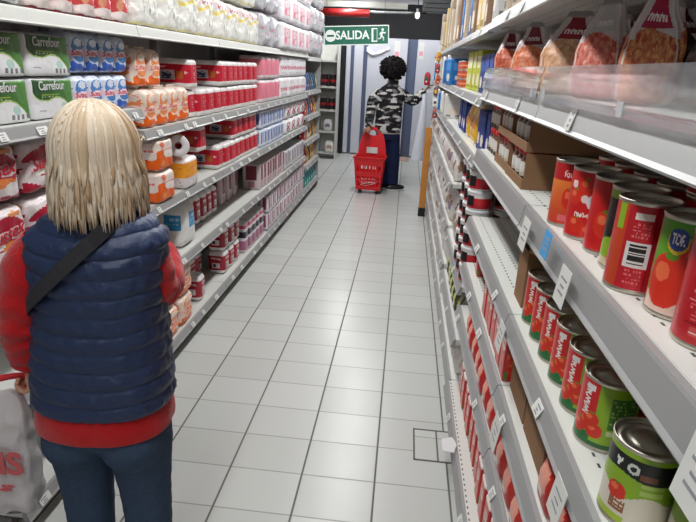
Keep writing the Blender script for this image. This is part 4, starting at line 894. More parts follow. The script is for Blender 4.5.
for bi, (a, c_) in enumerate(((3.76, 4.76), (4.84, 5.86), (5.94, 6.96), (7.04, 8.06))):
    for li, z in enumerate(lr3[:6]):
        if bi == 0 and li >= 4: continue
        for i, y in enumerate(span(a, c_, 5)):
            if li < 4: p, d_ = wn[(i+li+bi) % 3], ('pale brown panelled packet', 'plain white packet', 'lilac panelled packet')[(i+li+bi) % 3]
            else: p, d_ = mix[(i*2+li+bi) % 6]
            p.put((.395 if li < 4 else .42, y, z+.001), RIGHT+rnd.uniform(-.25, .25), f'{d_}, {ORD[i]} on the {SHN[li]} shelf of the {("yellow green box", "pale packet", "wooden post", "hoodie person")[bi]} bay', 'packet' if 'packet' in d_ else 'goods', 'packets in the far right bays', (1, 1, .7 if li == 4 else .85) if li >= 4 else None)
# wooden post with a clip strip of sweets
g = empty('wooden_post', (.268, 6.46, 0)); MB().box(-.036, .036, -.03, .03, .10, 1.02, mat('orange_wood', rgb(196, 130, 54), rough=.5, var=.12, bscale=30)).build('board', g, bevel=.004)
MB().box(-.040, .040, -.034, .034, 0, .10, M_black).build('black_foot', g, bevel=.004); tag(g, 'orange brown wooden post with black foot at the aisle edge', 'post')
g = empty('clip_strip', (.30, 6.30, 1.9)); MB().box(-.012, .012, -.001, .001, -.78, 0, M_white).build('plastic_strip', g); tag(g, 'hanging strip of small sweet bags above the wooden post', 'clip strip')
MB().tube([(.0, 0, -.004), (.03, .0, -.02), (.1, 0, -.05)], .003, M_black, 6).build('hook', g)
for i in range(6):
    q = pouches[(3, 4, 8, 7, 5, 4)[i]].put((.30+rnd.uniform(-.01, .01), 6.272, 1.72-.115*i), rnd.uniform(-.3, .3), f'{("yellow", "red", "orange", "brown", "white", "red")[i]} sweet bag hanging on the clip strip, {ORD[i]} from the top', 'sweet bag', 'sweet bags on the clip strip', (.36, .3, .42))
# ------------------------------------------------------------------ people
def hand(w, d, n, curl=(.5, .7, .6), sc=1.0, thumb=1):
    w, d, n = Vector(w), Vector(d).normalized(), Vector(n).normalized(); n = (n-d*n.dot(d)).normalized(); s = d.cross(n)*thumb; P = []
    rot = Matrix((s, n, d)).transposed()
    P.append(ellipsoid(w+d*.045*sc, (.038*sc, .015*sc, .050*sc), 16, 10, rot))
    for off, ln in ((-.029, .80), (-.010, 1.0), (.010, 1.06), (.029, .95)):
        p = w+d*(.080-abs(off)*.25)*sc+s*off*sc; pts = [p-d*.02*sc]; a = 0.0
        for seg, c in zip((.038, .027, .021), curl):
            pts.append(p.copy()); a += c; p = p+(d*math.cos(a)+n*math.sin(a))*seg*ln*sc
        pts.append(p); P.append(tube_mesh(catmull([tuple(q) for q in pts], 14), np.linspace(.0095, .0072, 14)*sc, 9))
    p = w+d*.025*sc+s*.028*sc; t1 = (d*.6+s*.65+n*.35).normalized(); t2 = (d*.75+s*.05+n*.7).normalized()
    P.append(tube_mesh(catmull([tuple(p-s*.012), tuple(p+t1*.032*sc), tuple(p+t1*.032*sc+t2*.03*sc), tuple(p+t1*.03*sc+t2*.055*sc)], 12), np.linspace(.013, .008, 12)*sc, 9))
    return P
def head(c, s=1.0, turn=0.0, nod=0.0):
    """skull, jaw, nose, ears, lips and neck of a head that looks along +y before it is turned"""
    c = Vector(c); M_ = Matrix.Rotation(turn, 3, 'Z') @ Matrix.Rotation(nod, 3, 'X'); P = []
    def e(p, r, q=None): P.append(ellipsoid(c+M_ @ (Vector(p)*s), tuple(x*s for x in r), 20, 14, M_ if q is None else M_ @ q))
    e((0, -.010, .030), (.074, .092, .082)); e((0, .026, -.034), (.058, .060, .066)); e((0, .056, -.074), (.034, .032, .026))
    e((0, .068, .030), (.048, .016, .012)); e((0, .098, -.012), (.0095, .016, .026), Matrix.Rotation(-.35, 3, 'X')); e((0, .108, -.026), (.013, .012, .010))
    e((0, .082, -.046), (.023, .010, .0065)); e((0, .080, -.057), (.020, .010, .007))
    for q in (-1, 1): e((q*.074, -.006, -.005), (.009, .020, .032)); e((q*.034, .050, -.016), (.030, .028, .034))
    return P, [c+M_ @ (Vector((q*.030, .0665, .010))*s) for q in (-1, 1)], M_
def eyes(pos, M_, parent, s=1.0):
    for p in pos:
        b = MB(); v, f = ellipsoid((0, 0, 0), (.012*s, .012*s, .012*s), 14, 10); b.add(v, f, mat('eye_white', rgb(232, 228, 222), rough=.15), None, True)
        v, f = ellipsoid((0, .0085*s, 0), (.0062*s, .0045*s, .0062*s), 12, 8); b.add(v, f, mat('iris_brown', rgb(70, 46, 32), rough=.15), None, True)
        o = b.build('eye', parent); o.matrix_local = Matrix.Translation(p) @ M_.to_4x4()

# --- woman with blonde hair, seen from behind
W = empty('person', (-.728, 1.215, 0), R(4))
tag(W, 'blonde person in navy quilted vest and red sweater seen from behind', 'person')
off = lambda z: -.012+.065*(z-.75)
vest_r = [(.764, 0, 0, .168, .120), (.772, 0, 0, .174, .124), (.82, 0, 0, .174, .124), (.90, 0, 0, .166, .118), (1.0, 0, 0, .158, .114), (1.10, 0, -.004, .156, .112), (1.17, 0, -.008, .160, .106), (1.215, 0, -.006, .160, .096), (1.25, 0, 0, .130, .086), (1.278, 0, .006, .092, .074), (1.305, 0, .012, .070, .068), (1.33, 0, .014, .066, .066)]
vest_r = [(z, off(z), cy, rx, ry) for z, _, cy, rx, ry in vest_r]
SEAM = .0475
def quilt(a, z, t):
    zz = z+.010*math.cos(a-PI/2)*math.cos(2*a)+.004*mnoise.noise((a*2, z*3, 1))-(.760+SEAM*.1)
    q = abs(math.sin(PI*zz/SEAM)); k = 0.0 if z > 1.262 else 1.0
    wr = mnoise.noise((math.cos(a)*7+math.sin(a)*5, math.sin(a)*7, z*26))*.0055*q+mnoise.noise((a*9+z*42, z*30-a*6, 3))*.0042*q
    return (.0078*q**.42-.003+wr)*k+.003*(1-k)
C_ = np.array(catmull(vest_r, 60))
def back_y(x, z):
    i = np.argmin(np.abs(C_[:, 0]-z)); _, cx, cy, rx, ry = C_[i]; q = min(abs((x-cx)/rx), .995)
    return cy-(ry+.010)*(1-q**2.5)**(1/2.5)
# body (skin) under the clothes
hc = (off(1.40)-.004, .020, 1.405)
P, ep, hm = head(hc, .94, R(3), R(-6))
v, f, _ = loft([(.74, -.01, 0, .13, .09), (.9, 0, 0, .12, .085), (1.1, .02, 0, .125, .085), (1.2, .025, 0, .12, .075), (1.26, .035, .005, .07, .06), (1.31, .042, .012, .05, .052), (1.37, .047, .018, .047, .05)], 28, 24); P.append((v+[], f+[tuple(range(28))[::-1], tuple(range(len(v)-28, len(v)))]))
LARM = [(-.115, 0, 1.185), (-.160, -.006, 1.12), (-.190, -.012, .985), (-.200, .0, .90), (-.205, .012, .845)]
RARM = [(.125, 0, 1.185), (.140, .012, 1.13), (.138, .040, 1.065), (.118, .16, 1.06), (.065, .25, 1.10)]
P.append(tube_mesh(catmull(LARM, 24), np.linspace(.044, .024, 24), 14)); P.append(tube_mesh(catmull(RARM, 24), np.linspace(.044, .024, 24), 14))
P += hand(LARM[-1], (0, .1, -1), (-1, 0.1, 0), (1.1, 1.3, 1.0), .92, 1); P += hand(RARM[-1], (-.6, .7, .2), (-.6, -.5, -.3), (.5, .6, .5), .92, -1)
for q in (-1, 1):
    P.append(tube_mesh(catmull([(q*.075-.01, 0, .78), (q*.080-.01, .005, .62), (q*.082-.008, .005, .42), (q*.085-.005, -.005, .25), (q*.088, -.005, .06)], 20), [.082]*4+list(np.linspace(.08, .052, 8))+list(np.linspace(.050, .036, 8)), 14))
    P.append(ellipsoid((q*.090, .055, .035), (.036, .105, .032)))
fuse('body', P, .0052, M_skin, W, 3); eyes(ep, hm, W, .9)
# trousers, hem, sleeves, vest
M_jean = mat('blue_denim', rgb(60, 76, 98), rough=.85, spec=.15, bump=.15, bscale=220, var=.28)
P = []; v, f, _ = loft([(.655, -.01, .002, .13, .10), (.69, -.012, 0, .166, .122), (.73, -.012, 0, .170, .118), (.79, -.008, 0, .162, .108), (.82, -.005, 0, .155, .104)], 40, 24); P.append((v, f+[tuple(range(40))[::-1], tuple(range(len(v)-40, len(v)))]))
for q in (-1, 1):
    P.append(ellipsoid((q*.076-.01, -.024, .655), (.088, .098, .085)))
    pts = catmull([(q*.078-.012, 0, .72), (q*.082-.012, .004, .60), (q*.084-.010, .006, .43), (q*.086-.006, -.004, .26), (q*.089, -.004, .055)], 40); rad = np.interp(np.linspace(0, 1, 40), [0, .2, .45, .7, 1], [.094, .088, .070, .062, .058])
    rad = rad+np.array([.003*mnoise.noise((i*.7, q, 5)) for i in range(40)]); P.append(tube_mesh(pts, rad, 22))
jeans = fuse('jeans', P, .0065, M_jean, W, 4)
for q in (-1, 1):
    b = MB(); v, f = ellipsoid((q*.090, .058, .034), (.043, .118, .040), 22, 12); v = [(x, y, max(z, .012)) for x, y, z in v]; b.add(v, f, M_black, None, True); v, f = ellipsoid((q*.090, .058, .010), (.045, .122, .010), 22, 8); b.add([(x, y, max(0, z)) for x, y, z in v], f, M_white, None, True); b.build('shoe', W)
M_red = mat('red_knit', rgb(186, 22, 28), rough=.9, spec=.15, bump=.35, bscale=260, sheen=.3, var=.1)
v, f, _ = loft([(.696, -.012, 0, .170, .125), (.700, -.012, 0, .175, .130), (.73, -.012, 0, .176, .129), (.77, -.011, 0, .168, .120), (.82, -.008, 0, .15, .11)], 64, 24, 2.4, lambda a, z, t: .003*mnoise.noise((a*3, z*18, 2)))
MB().add(v, f, M_red, None, True).build('sweater_hem', W)
def sleeve(path, radii, name):
    pts = catmull(path, 60); u = np.linspace(0, 1, 60); rad = np.interp(u, np.linspace(0, 1, len(radii)), radii); seg = 28
    v, f = tube_mesh(pts, rad, seg, 1.0, False); out = []
    for i in range(60):
        for j in range(seg):
            p = Vector(v[i*seg+j]); c = Vector(pts[i]); d = (p-c); k = math.exp(-((u[i]-.52)/.16)**2)+.6*math.exp(-((u[i]-.9)/.1)**2)+.25
            out.append(p+d.normalized()*(.0038*k*math.sin(i*.85+3*mnoise.noise((j*.22, i*.09, 1)))+.004*mnoise.noise(p*14)))
    MB().add(out, f, M_red, None, True).build(name, W)
sleeve(LARM, (.052, .062, .062, .054, .042), 'sleeve'); sleeve(RARM, (.048, .050, .050, .048, .042), 'sleeve')
M_vest = mat('navy_nylon', rgb(42, 55, 87), rough=.45, spec=.4, bump=.25, bscale=70)
v, f, _ = loft(vest_r, 120, 230, 2.5, quilt); MB().add(v, f, M_vest, None, True).build('quilted_vest', W)
# hair
hcx, hcy, hcz = hc; b = MB()
def lockcol(k): return tuple(np.clip(np.array(rgb(240, 229, 212))*(1-k)+np.array(rgb(176, 142, 104))*k, .05, 1))
sh = [(hcz-.115, hcx, hcy-.020, .090, .086), (hcz-.07, hcx, hcy-.018, .092, .094), (hcz-.01, hcx, hcy-.014, .085, .102), (hcz+.05, hcx, hcy-.008, .074, .094), (hcz+.088, hcx, hcy-.006, .050, .064), (hcz+.110, hcx, hcy-.006, .012, .014)]
sh = [(z, a, c_, rx*.93, ry*.93) for z, a, c_, rx, ry in sh]; v, f, par = loft(sh, 40, 30, 2.0); keep = [q for q in f if not (math.sin(2*PI*((q[0] % 40)+.5)/40) > .45 and v[q[0]][2] < hcz+.055)]
b.add(v, keep, M_hair, lockcol(.45), True)
rh = random.Random(11)
for i in range(950):
    a = rh.uniform(0, 2*PI); front = math.sin(a)
    if front > .42 and rh.random() < .93: continue
    lat = rh.choice((.12, .35, .6, .85, 1.1)); lay = rh.uniform(.98, 1.05); end = 1.268+rh.uniform(-.022, .050)+(.05 if lat > .9 else 0)
    if front > .42: end = max(end, hcz+.035)
    pts = []; ca, sa = math.cos(a), math.sin(a); sw = rh.uniform(-.22, .22); wv = rh.uniform(-.003, .003)
    for t in np.linspace(0, 1, 13):
        if t < .55:
            th = lat*.5+(PI/2*1.02-lat*.5)*(t/.55); th2 = th
            r = math.sin(th2); z = hcz+.012+.106*math.cos(th2)*lay; aa = a+sw*t
            pts.append((hcx+.090*lay*r*math.cos(aa), hcy-.010+.108*lay*r*math.sin(aa), z))
        else:
            k = (t-.55)/.45; aa = a+sw*t; z0 = hcz+.012+.106*math.cos(PI/2*1.02)*lay; z = z0+(end-z0)*k
            rx = .090*lay+.011*(1-math.cos(k*PI*.8))-.007*k**3+wv*k*math.sin(k*5+i); pts.append((hcx+rx*math.cos(aa), hcy-.010+(rx+.018*lay)*math.sin(aa), z))
    n = len(pts); rad = np.array([.003]+[.0062]*(n-5)+[.0056, .0046, .003, .0008])*rh.uniform(.6, 1.2)
    k = min(1, max(0, rh.gauss(.28, .22))); k = min(1.3, k+(.45 if rh.random() < .16 else 0))
    v, f = tube_mesh(pts, rad, 7, .5); seg = 7; cols = [lockcol(min(1, k+.28*max(0, (q[0]//seg)/(n-1)-.55)*1.6)) for q in f]
    b.add(v, f, M_hair, cols, True)
b.build('hair', W)
# crossbody bag with its strap (worn on the vest)
g = empty('crossbody_bag', W.location, R(4)); M_strap = mat('charcoal_webbing', rgb(44, 42, 46), rough=.8)
pts = [Vector((.098, .095, 1.215)), Vector((.094, .050, 1.278)), Vector((.090, -.02, 1.288))]
for t in np.linspace(0, 1, 26):
    x = .086+(-.128-.086)*t; z = 1.262+(1.055-1.262)*t; pts.append(Vector((x, back_y(x, z)-.009, z)))
pts += [Vector((-.158, back_y(-.15, 1.02)-.004, 1.02)), Vector((-.182, -.03, .985)), Vector((-.184, .03, .95)), Vector((-.165, .09, .92))]
v = []
for i, p in enumerate(pts):
    t = (pts[min(i+1, len(pts)-1)]-pts[max(i-1, 0)]).normalized(); c = Vector((off(p.z), 0, p.z)); n = (p-c).normalized(); s = t.cross(n).normalized(); n = s.cross(t)
    for a_, h_ in ((-.016, 0), (.016, 0), (.016, .003), (-.016, .003)): v.append(p+s*a_+n*h_)
f = [(4*i+j, 4*i+(j+1) % 4, 4*i+4+(j+1) % 4, 4*i+4+j) for i in range(len(pts)-1) for j in range(4)]
MB().add(v, f, M_strap, None, False).build('strap', g)
pbox((.20, .06, .15), lambda k, u, v: Cv(u, v, rgb(40, 38, 42)).c, (8, 8), 6, .02, .008, 0, 1, None, M_cloth).build('pouch', g, merge=True, loc=(-.10, .180, .78))
tag(g, 'dark crossbody bag strap running diagonally over the navy vest', 'bag')
# shopping bag hanging from the left hand
def p_bag(k, u, v):
    c = Cv(u, v, rgb(206, 200, 200)); return c.c
g = empty('shopping_bag', (-1.068, 1.19, 0), R(6))
o = pbox((.205, .09, .38), p_bag, (30, 34), 12, .02, .006, .010, 17, ([0, .2, .8, 1], [.94, 1, 1, .96], [1, 1, .8, .35]), M_cloth).build('bag_body', g, merge=True, loc=(0, 0, .375))
def bagtext(t, size, x, z, bold): 
    v, f = text_mesh(t, size, .0008, bold); MB().add([(p[0]+x, -.0565-p[2], p[1]+z) for p in v], f, mat('faded_red_print', rgb(206, 96, 100), rough=.8)).build('lettering', g)
bagtext('NS', .098, .046, .565, .0035); bagtext('o.ar', .040, .040, .490, .0015)
for q in (-1, 1):
    MB().tube(catmull([(-.085, q*.014, .745), (-.06, q*.012, .79), (.045, .012+q*.008, .800), (.100, .028+q*.004, .768), (.112, .020, .745)][:4] if False else [(-.06, q*.014, .742), (-.01, q*.012, .775), (.07, .022+q*.006, .792), (.118, .024+q*.006, .786), (.085, .02+q*.010, .742)], 24), .006, mat('red_handle', rgb(178, 26, 34), rough=.7), 8).build('handle', g)
tag(g, 'white shopping bag with faded red print in the left hand', 'shopping bag')

# --- person in camouflage hoodie reaching to the right shelf
Q = empty('person', (-.235, 7.86, 0)); tag(Q, 'dark curly haired person in camouflage hoodie reaching to the shelf', 'person')
hq = (.045, .0, 1.585)
P, ep, hm = head(hq, 1.0, R(-68), R(4))
v, f, _ = loft([(.80, 0, 0, .14, .10), (1.0, 0, 0, .14, .10), (1.25, 0, 0, .15, .10), (1.36, .01, 0, .14, .085), (1.42, .02, 0, .07, .06), (1.50, .035, 0, .052, .054), (1.56, .04, 0, .05, .05)], 26, 22); P.append((v, f+[tuple(range(26))[::-1], tuple(range(len(v)-26, len(v)))]))
LA = [(-.135, 0, 1.345), (-.225, -.01, 1.22), (-.245, -.05, 1.06), (-.255, -.12, .94), (-.255, -.185, .880)]
RA = [(.13, .0, 1.345), (.24, .02, 1.26), (.330, .0, 1.235), (.410, -.02, 1.31), (.465, -.02, 1.375)]
P.append(tube_mesh(catmull(LA, 22), np.linspace(.046, .027, 22), 12)); P.append(tube_mesh(catmull(RA, 22), np.linspace(.046, .027, 22), 12))
P += hand(LA[-1], (0, -.35, -1), (0, -1, .2), (.9, 1.1, .8), .95, 1); P += hand(RA[-1], (.6, 0, .8), (.8, 0, -.6), (.5, .6, .4), .95, 1)
for q in (-1, 1): P.append(tube_mesh(catmull([(q*.075, 0, .82), (q*.08+.01, 0, .5), (q*.082+.03, 0, .08)], 16), np.linspace(.078, .042, 16), 12)); P.append(ellipsoid((q*.085+.03, .005, .055), (.032, .034, .034)))
fuse('body', P, .006, M_skin2, Q, 3); eyes(ep, hm, Q)
M_camo = mat('camouflage_fleece', attr=True, rough=.9, spec=.15)
def camo(p):
    n = mnoise.noise((p[0]*9, p[1]*9, p[2]*24)); n2 = mnoise.noise((p[0]*12+7, p[1]*12, p[2]*30+4))
    return rgb(196, 194, 190) if n > .22 else rgb(120, 118, 118) if n2 > .28 else rgb(34, 34, 38) if n2 < .05 else rgb(64, 64, 66)
def camo_add(b, v, f): b.add(v, f, M_camo, [camo(sum((Vector(v[i]) for i in q), Vector())/len(q)+Vector((3, 5, 1))) for q in f], True)
b = MB(); v, f, _ = loft([(.800, 0, 0, .165, .125), (.83, 0, 0, .178, .135), (.95, 0, 0, .180, .135), (1.1, 0, 0, .178, .132), (1.25, 0, 0, .182, .130), (1.34, .004, 0, .175, .110), (1.39, .01, 0, .13, .09), (1.43, .02, 0, .085, .08), (1.47, .03, -.005, .075, .078), (1.49, .032, 0, .062, .066)], 56, 110, 2.4, lambda a, z, t: .006*mnoise.noise((a*2.2, z*9, 1)))
camo_add(b, v, f); b.build('hoodie', Q)
b = MB(); v, f, _ = loft([(.785, 0, 0, .158, .120), (.79, 0, 0, .166, .126), (.82, 0, 0, .168, .128), (.835, 0, 0, .165, .126)], 40, 10); b.add(v, f, mat('grey_rib_knit', rgb(170, 168, 164), rough=.9), None, True); b.build('hoodie_hem', Q)
for A in (LA, RA):
    b = MB(); v, f = tube_mesh(catmull(A, 44), np.interp(np.linspace(0, 1, 44), [0, .12, .3, .8, .95, 1], [.050, .066, .068, .058, .046, .038]), 22); camo_add(b, [tuple(Vector(p)+Vector((0, 0, .004*math.sin(i*.09)))) for i, p in enumerate(v)], f); b.build('sleeve', Q)
P = []; v, f, _ = loft([(.70, 0, 0, .14, .11), (.76, 0, 0, .155, .12), (.84, 0, 0, .15, .11)], 36, 12); P.append((v, f+[tuple(range(36))[::-1], tuple(range(len(v)-36, len(v)))]))
for q in (-1, 1): P.append(tube_mesh(catmull([(q*.072+.01, 0, .78), (q*.074+.02, .0, .6), (q*.078+.03, 0, .4), (q*.080+.03, 0, .085)], 30), np.interp(np.linspace(0, 1, 30), [0, .4, 1], [.092, .090, .084]), 20))
fuse('trousers', P, .008, mat('navy_trousers', rgb(28, 36, 66), rough=.85, spec=.15, var=.2), Q, 4)
for q in (-1, 1):
    b = MB(); v, f = ellipsoid((q*.085+.075, .0-.03*q, .042), (.046, .140, .046), 22, 12, Matrix.Rotation(R(-68), 3, 'Z')); b.add([(x, y, max(z, .014)) for x, y, z in v], f, M_black, None, True)
    v, f = ellipsoid((q*.085+.075, .0-.03*q, .012), (.048, .143, .013), 22, 8, Matrix.Rotation(R(-68), 3, 'Z')); b.add([(x, y, max(0, z)) for x, y, z in v], f, M_white, None, True); b.build('shoe', Q)
b = MB(); rr_ = random.Random(3); Mh = mat('black_curly_hair', rgb(24, 21, 22), rough=.75, spec=.2)
v, f = ellipsoid((.0, 0, 0), (.160, .165, .140), 44, 30); v = [tuple(Vector(p)*(1+.14*mnoise.noise(Vector(p)*26)+.07*mnoise.noise(Vector(p)*60))+Vector((hq[0]-.030, hq[1]-.005, hq[2]+.045))) for p in v]
b.add(v, f, Mh, None, True)
for i in range(260):
    d = Vector((rr_.gauss(0, 1), rr_.gauss(0, 1), rr_.gauss(.1, 1))).normalized(); p = Vector((hq[0]-.030+d.x*.158, hq[1]-.005+d.y*.162, hq[2]+.045+d.z*.138)); r = rr_.uniform(.012, .026)
    pts = [p+d*(.02*t)+Vector((math.cos(t*5+i), math.sin(t*5+i*2), math.sin(t*4+i)))*r*.5 for t in np.linspace(-.5, 1.3, 7)]; b.tube([tuple(q) for q in pts], np.array([.003, .008, .009, .009, .008, .006, .002])*1.1, Mh, 6)
b.build('hair', Q)
# red packet held in the reaching hand
o = pouches[4].put((.245, 7.80, 1.44), R(-30), 'red packet held up in the reaching hand by the shelf', 'packet', None, (.6, .6, .75))

# --- rolling basket
g = empty('rolling_basket', (-.435, 7.58, 0), R(-4)); M_rb = mat('red_basket_plastic', rgb(214, 26, 34), rough=.35, spec=.5)
tag(g, 'red wheeled shopping basket with raised handle panel beside the hoodie person', 'shopping basket')
H0, H1, WB, WT, DB, DT = .06, .49, .165, .205, .11, .145
sx = lambda z: WB+(WT-WB)*(z-H0)/(H1-H0); sy = lambda z: DB+(DT-DB)*(z-H0)/(H1-H0)
def wall(b, side, u0, u1, z0, z1):        # solid piece of a tapered basket wall, u in -1..1
    v = []
    for t in (0, .006):
        for u, z in ((u0, z0), (u1, z0), (u1, z1), (u0, z1)):
            if side in 'fb': s = -1 if side == 'f' else 1; v.append((u*sx(z), s*(sy(z)-t), z))
            else: s = -1 if side == 'l' else 1; v.append((s*(sx(z)-t), u*sy(z), z))
    b.add(v, [(0, 1, 2, 3), (7, 6, 5, 4), (0, 4, 5, 1), (1, 5, 6, 2), (2, 6, 7, 3), (3, 7, 4, 0)], M_rb)
b = MB()
for side in 'fblr':
    for z0, z1 in ((.06, .10), (.17, .20), (.245, .30), (.385, .49)): wall(b, side, -1, 1, z0, z1)
    for z0, z1 in ((.10, .17), (.20, .245), (.30, .385)):
        for u0, u1 in ((-1, -.84), (-.62, -.52), (-.30, -.20), (-.05, .05), (.20, .30), (.52, .62), (.84, 1)): wall(b, side, u0, u1, z0, z1)
b.box(-WB, WB, -DB, DB, .055, .062, M_rb); b.build('basket_body', g)
b = MB(); 
for q in (-1, 1): b.box(-WT-.012, WT+.012, q*(DT+.002)-.012, q*(DT+.002)+.012, .478, .50, M_rb); b.box(q*(WT+.002)-.012, q*(WT+.002)+.012, -DT, DT, .478, .50, M_rb)
b.build('rim', g, bevel=.004)
out = []; n = 22
for i in range(n+1):
    t = i/n; a = PI*t; out.append(((abs(math.cos(a))**.5*.195*(1 if math.cos(a) > 0 else -1))*(1-.22*math.sin(a)), .485+.385*max(0, math.sin(a))**.85))
inn = [(.068*math.cos(2*PI*i/24), .790+.034*math.sin(2*PI*i/24)) for i in range(24)]
bm = bmesh.new()
vo = [bm.verts.new((x, .150+.10*(z-.49), z)) for x, z in out]; vi = [bm.verts.new((x, .150+.10*(z-.49), z)) for x, z in inn]
es = [bm.edges.new((vo[i], vo[(i+1) % len(vo)])) for i in range(len(vo))]+[bm.edges.new((vi[i], vi[(i+1) % len(vi)])) for i in range(len(vi))]
bmesh.ops.triangle_fill(bm, edges=es, use_beauty=True); me = bpy.data.meshes.new('handle_panel'); bm.to_mesh(me); bm.free(); me.materials.append(M_rb)
o = bpy.data.objects.new('handle_panel', me); COL.objects.link(o); o.parent = g; md = o.modifiers.new('thick', 'SOLIDIFY'); md.thickness = .014; md.offset = 0
MB().box(-.075, .075, .128, .140, .52, .60, M_tag).build('paper_label', g)
b = MB(); b.tube(catmull([(-.10, -.1285, .125), (-.03, -.1295, .15), (.03, -.131, .165), (.09, -.130, .155)], 12), .009, M_white, 6, None, .35); b.tube(catmull([(-.06, -.128, .115), (.02, -.1285, .13), (.08, -.1295, .14)], 10), .006, M_white, 6, None, .35); b.build('white_emblem', g)
for x in (-.12, .12):
    for y in (-.08, .08):
        b = MB(); v, f = tube_mesh([(x-.012, y, .028), (x+.012, y, .028)], .028, 18); b.add(v, f, M_black, None, False); b.box(x-.018, x+.018, y-.006, y+.006, .028, .056, M_black); b.build('wheel', g)

# pale sheet hanging at the aisle edge
g = empty('plastic_sheet', (.185, 7.02, 1.36)); b = MB(); n = 14; v = []
for t in (0, .004):
    for i in range(n+1):
        k = i/n; v += [(-.005-.085*k**1.4, t-.03*math.sin(k*3), -.80*k), (.045+.05*k, t-.02*math.sin(k*3+.6), -.80*k)]
m_ = 2*(n+1)
b.add(v, [(2*i, 2*i+2, 2*i+3, 2*i+1) for i in range(n)]+[(m_+2*i+1, m_+2*i+3, m_+2*i+2, m_+2*i) for i in range(n)]+[(2*i, m_+2*i, m_+2*i+2, 2*i+2) for i in range(n)]+[(2*i+3, m_+2*i+3, m_+2*i+1, 2*i+1) for i in range(n)], mat('pale_plastic', rgb(206, 212, 222), rough=.25), None, True); b.build('sheet', g)
MB().tube([(.02, 0, 0), (.07, 0, .03), (.18, .0, .035)], .004, M_white, 8).build('hanger', g); tag(g, 'pale plastic sheet hanging beside the wooden post at the aisle edge', 'plastic sheet')

# ------------------------------------------------------------------ far end of the aisle
g = empty('exit_sign', (-.775, 8.35, 2.045)); g.rotation_euler = (0, R(-3.5), R(3))
M_sg = mat('sign_green', rgb(20, 108, 84), rough=.35, emit=rgb(20, 108, 84), es=.25); M_sw = mat('sign_white', rgb(240, 244, 240), rough=.4, emit=rgb(240, 244, 240), es=.35)
MB().box(-.455, .455, -.012, .012, -.128, .128, M_sw).build('frame', g, bevel=.004)
MB().box(-.442, .442, -.0145, -.0115, -.115, .115, M_sg).build('green_face', g)
v, f = text_mesh('SALIDA', .155, .0008, .0035, 0, .92); MB().add([(p[0]-.055, -.0155-p[2], p[1]) for p in v], f, M_sw).build('lettering', g)
def disc(b, cx, cz, r, y, m, n=28, x2=1.0): b.add([(cx+r*x2*math.cos(2*PI*i/n), y, cz+r*math.sin(2*PI*i/n)) for i in range(n)]+[(cx+r*x2*math.cos(2*PI*i/n), y+.001, cz+r*math.sin(2*PI*i/n)) for i in range(n)], [tuple(range(n))]+[tuple(range(n, 2*n))[::-1]]+[(i, n+i, n+(i+1) % n, (i+1) % n) for i in range(n)], m)
b = MB(); disc(b, -.362, 0, .078, -.0160, M_sw); b.box(-.412, -.312, -.0172, -.0158, -.014, .014, M_sg); b.build('no_entry_disc', g)
b = MB(); b.box(.212, .292, -.0165, -.0150, -.088, .088, M_sw); b.box(.238, .286, -.0172, -.0162, -.074, .076, M_sg); b.build('door_pictogram', g)
b = MB(); disc(b, .366, .068, .017, -.016, M_sw, 16)
for a in ([(.362, .040), (.350, -.010), (.352, -.02)], [(.362, .036), (.392, .022), (.410, .034)], [(.360, .036), (.334, .020), (.326, -.004)], [(.352, -.012), (.376, -.034), (.380, -.078)], [(.350, -.014), (.334, -.046), (.306, -.052)]): b.tube([(x, -.0160, z) for x, z in a], [.012, .011, .008], M_sw, 6, None, .2 if False else 1.0)
b.build('running_figure', g)
for x in (-.40, .40): MB().tube([(x, 0, .128), (x, 0, 1.10)], .003, M_black, 6).build('hanging_wire', g)
tag(g, 'green and white hanging exit sign reading SALIDA', 'sign')
# white rack with dark jars
g = empty('metal_rack', (-1.42, 10.45, 0)); tag(g, 'white rack at the end wall holding dark jars', 'rack')
for x in (-.17, .15):
    MB().box(x, x+.02, -.17, .17, 0, 2.0, M_shelf).build('upright', g)
for z in (.12, .50, .88, 1.28, 1.72): MB().box(-.15, .15, -.18, .17, z-.03, z, M_shelf).build('shelf', g)
MB().box(-.15, .15, .155, .17, .03, 2.0, M_shelf).build('back_panel', g)
dj = Proto(mk_can('dark_jar', .066, .21, lambda u, v: Cv(u, v, rgb(36, 30, 32)).put((v > .35) & (v < .6), rgb(176, 28, 40)).put(v > .85, rgb(30, 28, 28)).c, 28, 14))
for i, (x, z) in enumerate(((-1.345, 1.281), (-1.495, 1.281), (-1.35, .881), (-1.50, .881))): dj.put((x, 10.38, z), 0, f'dark jar with red label on the {("upper", "lower")[i//2]} rack shelf, {("nearer the aisle", "behind the first")[i % 2]}', 'jar', 'dark jars on the white rack')
row(wn[0], [10.30], -1.36, .121, 0, 'white packet on the bottom shelf of the white rack', 'far end', 'packet', None)
row(wn[2], [10.32], -1.40, .501, 0, 'lilac packet on the second shelf of the white rack', 'far end', 'packet', None)
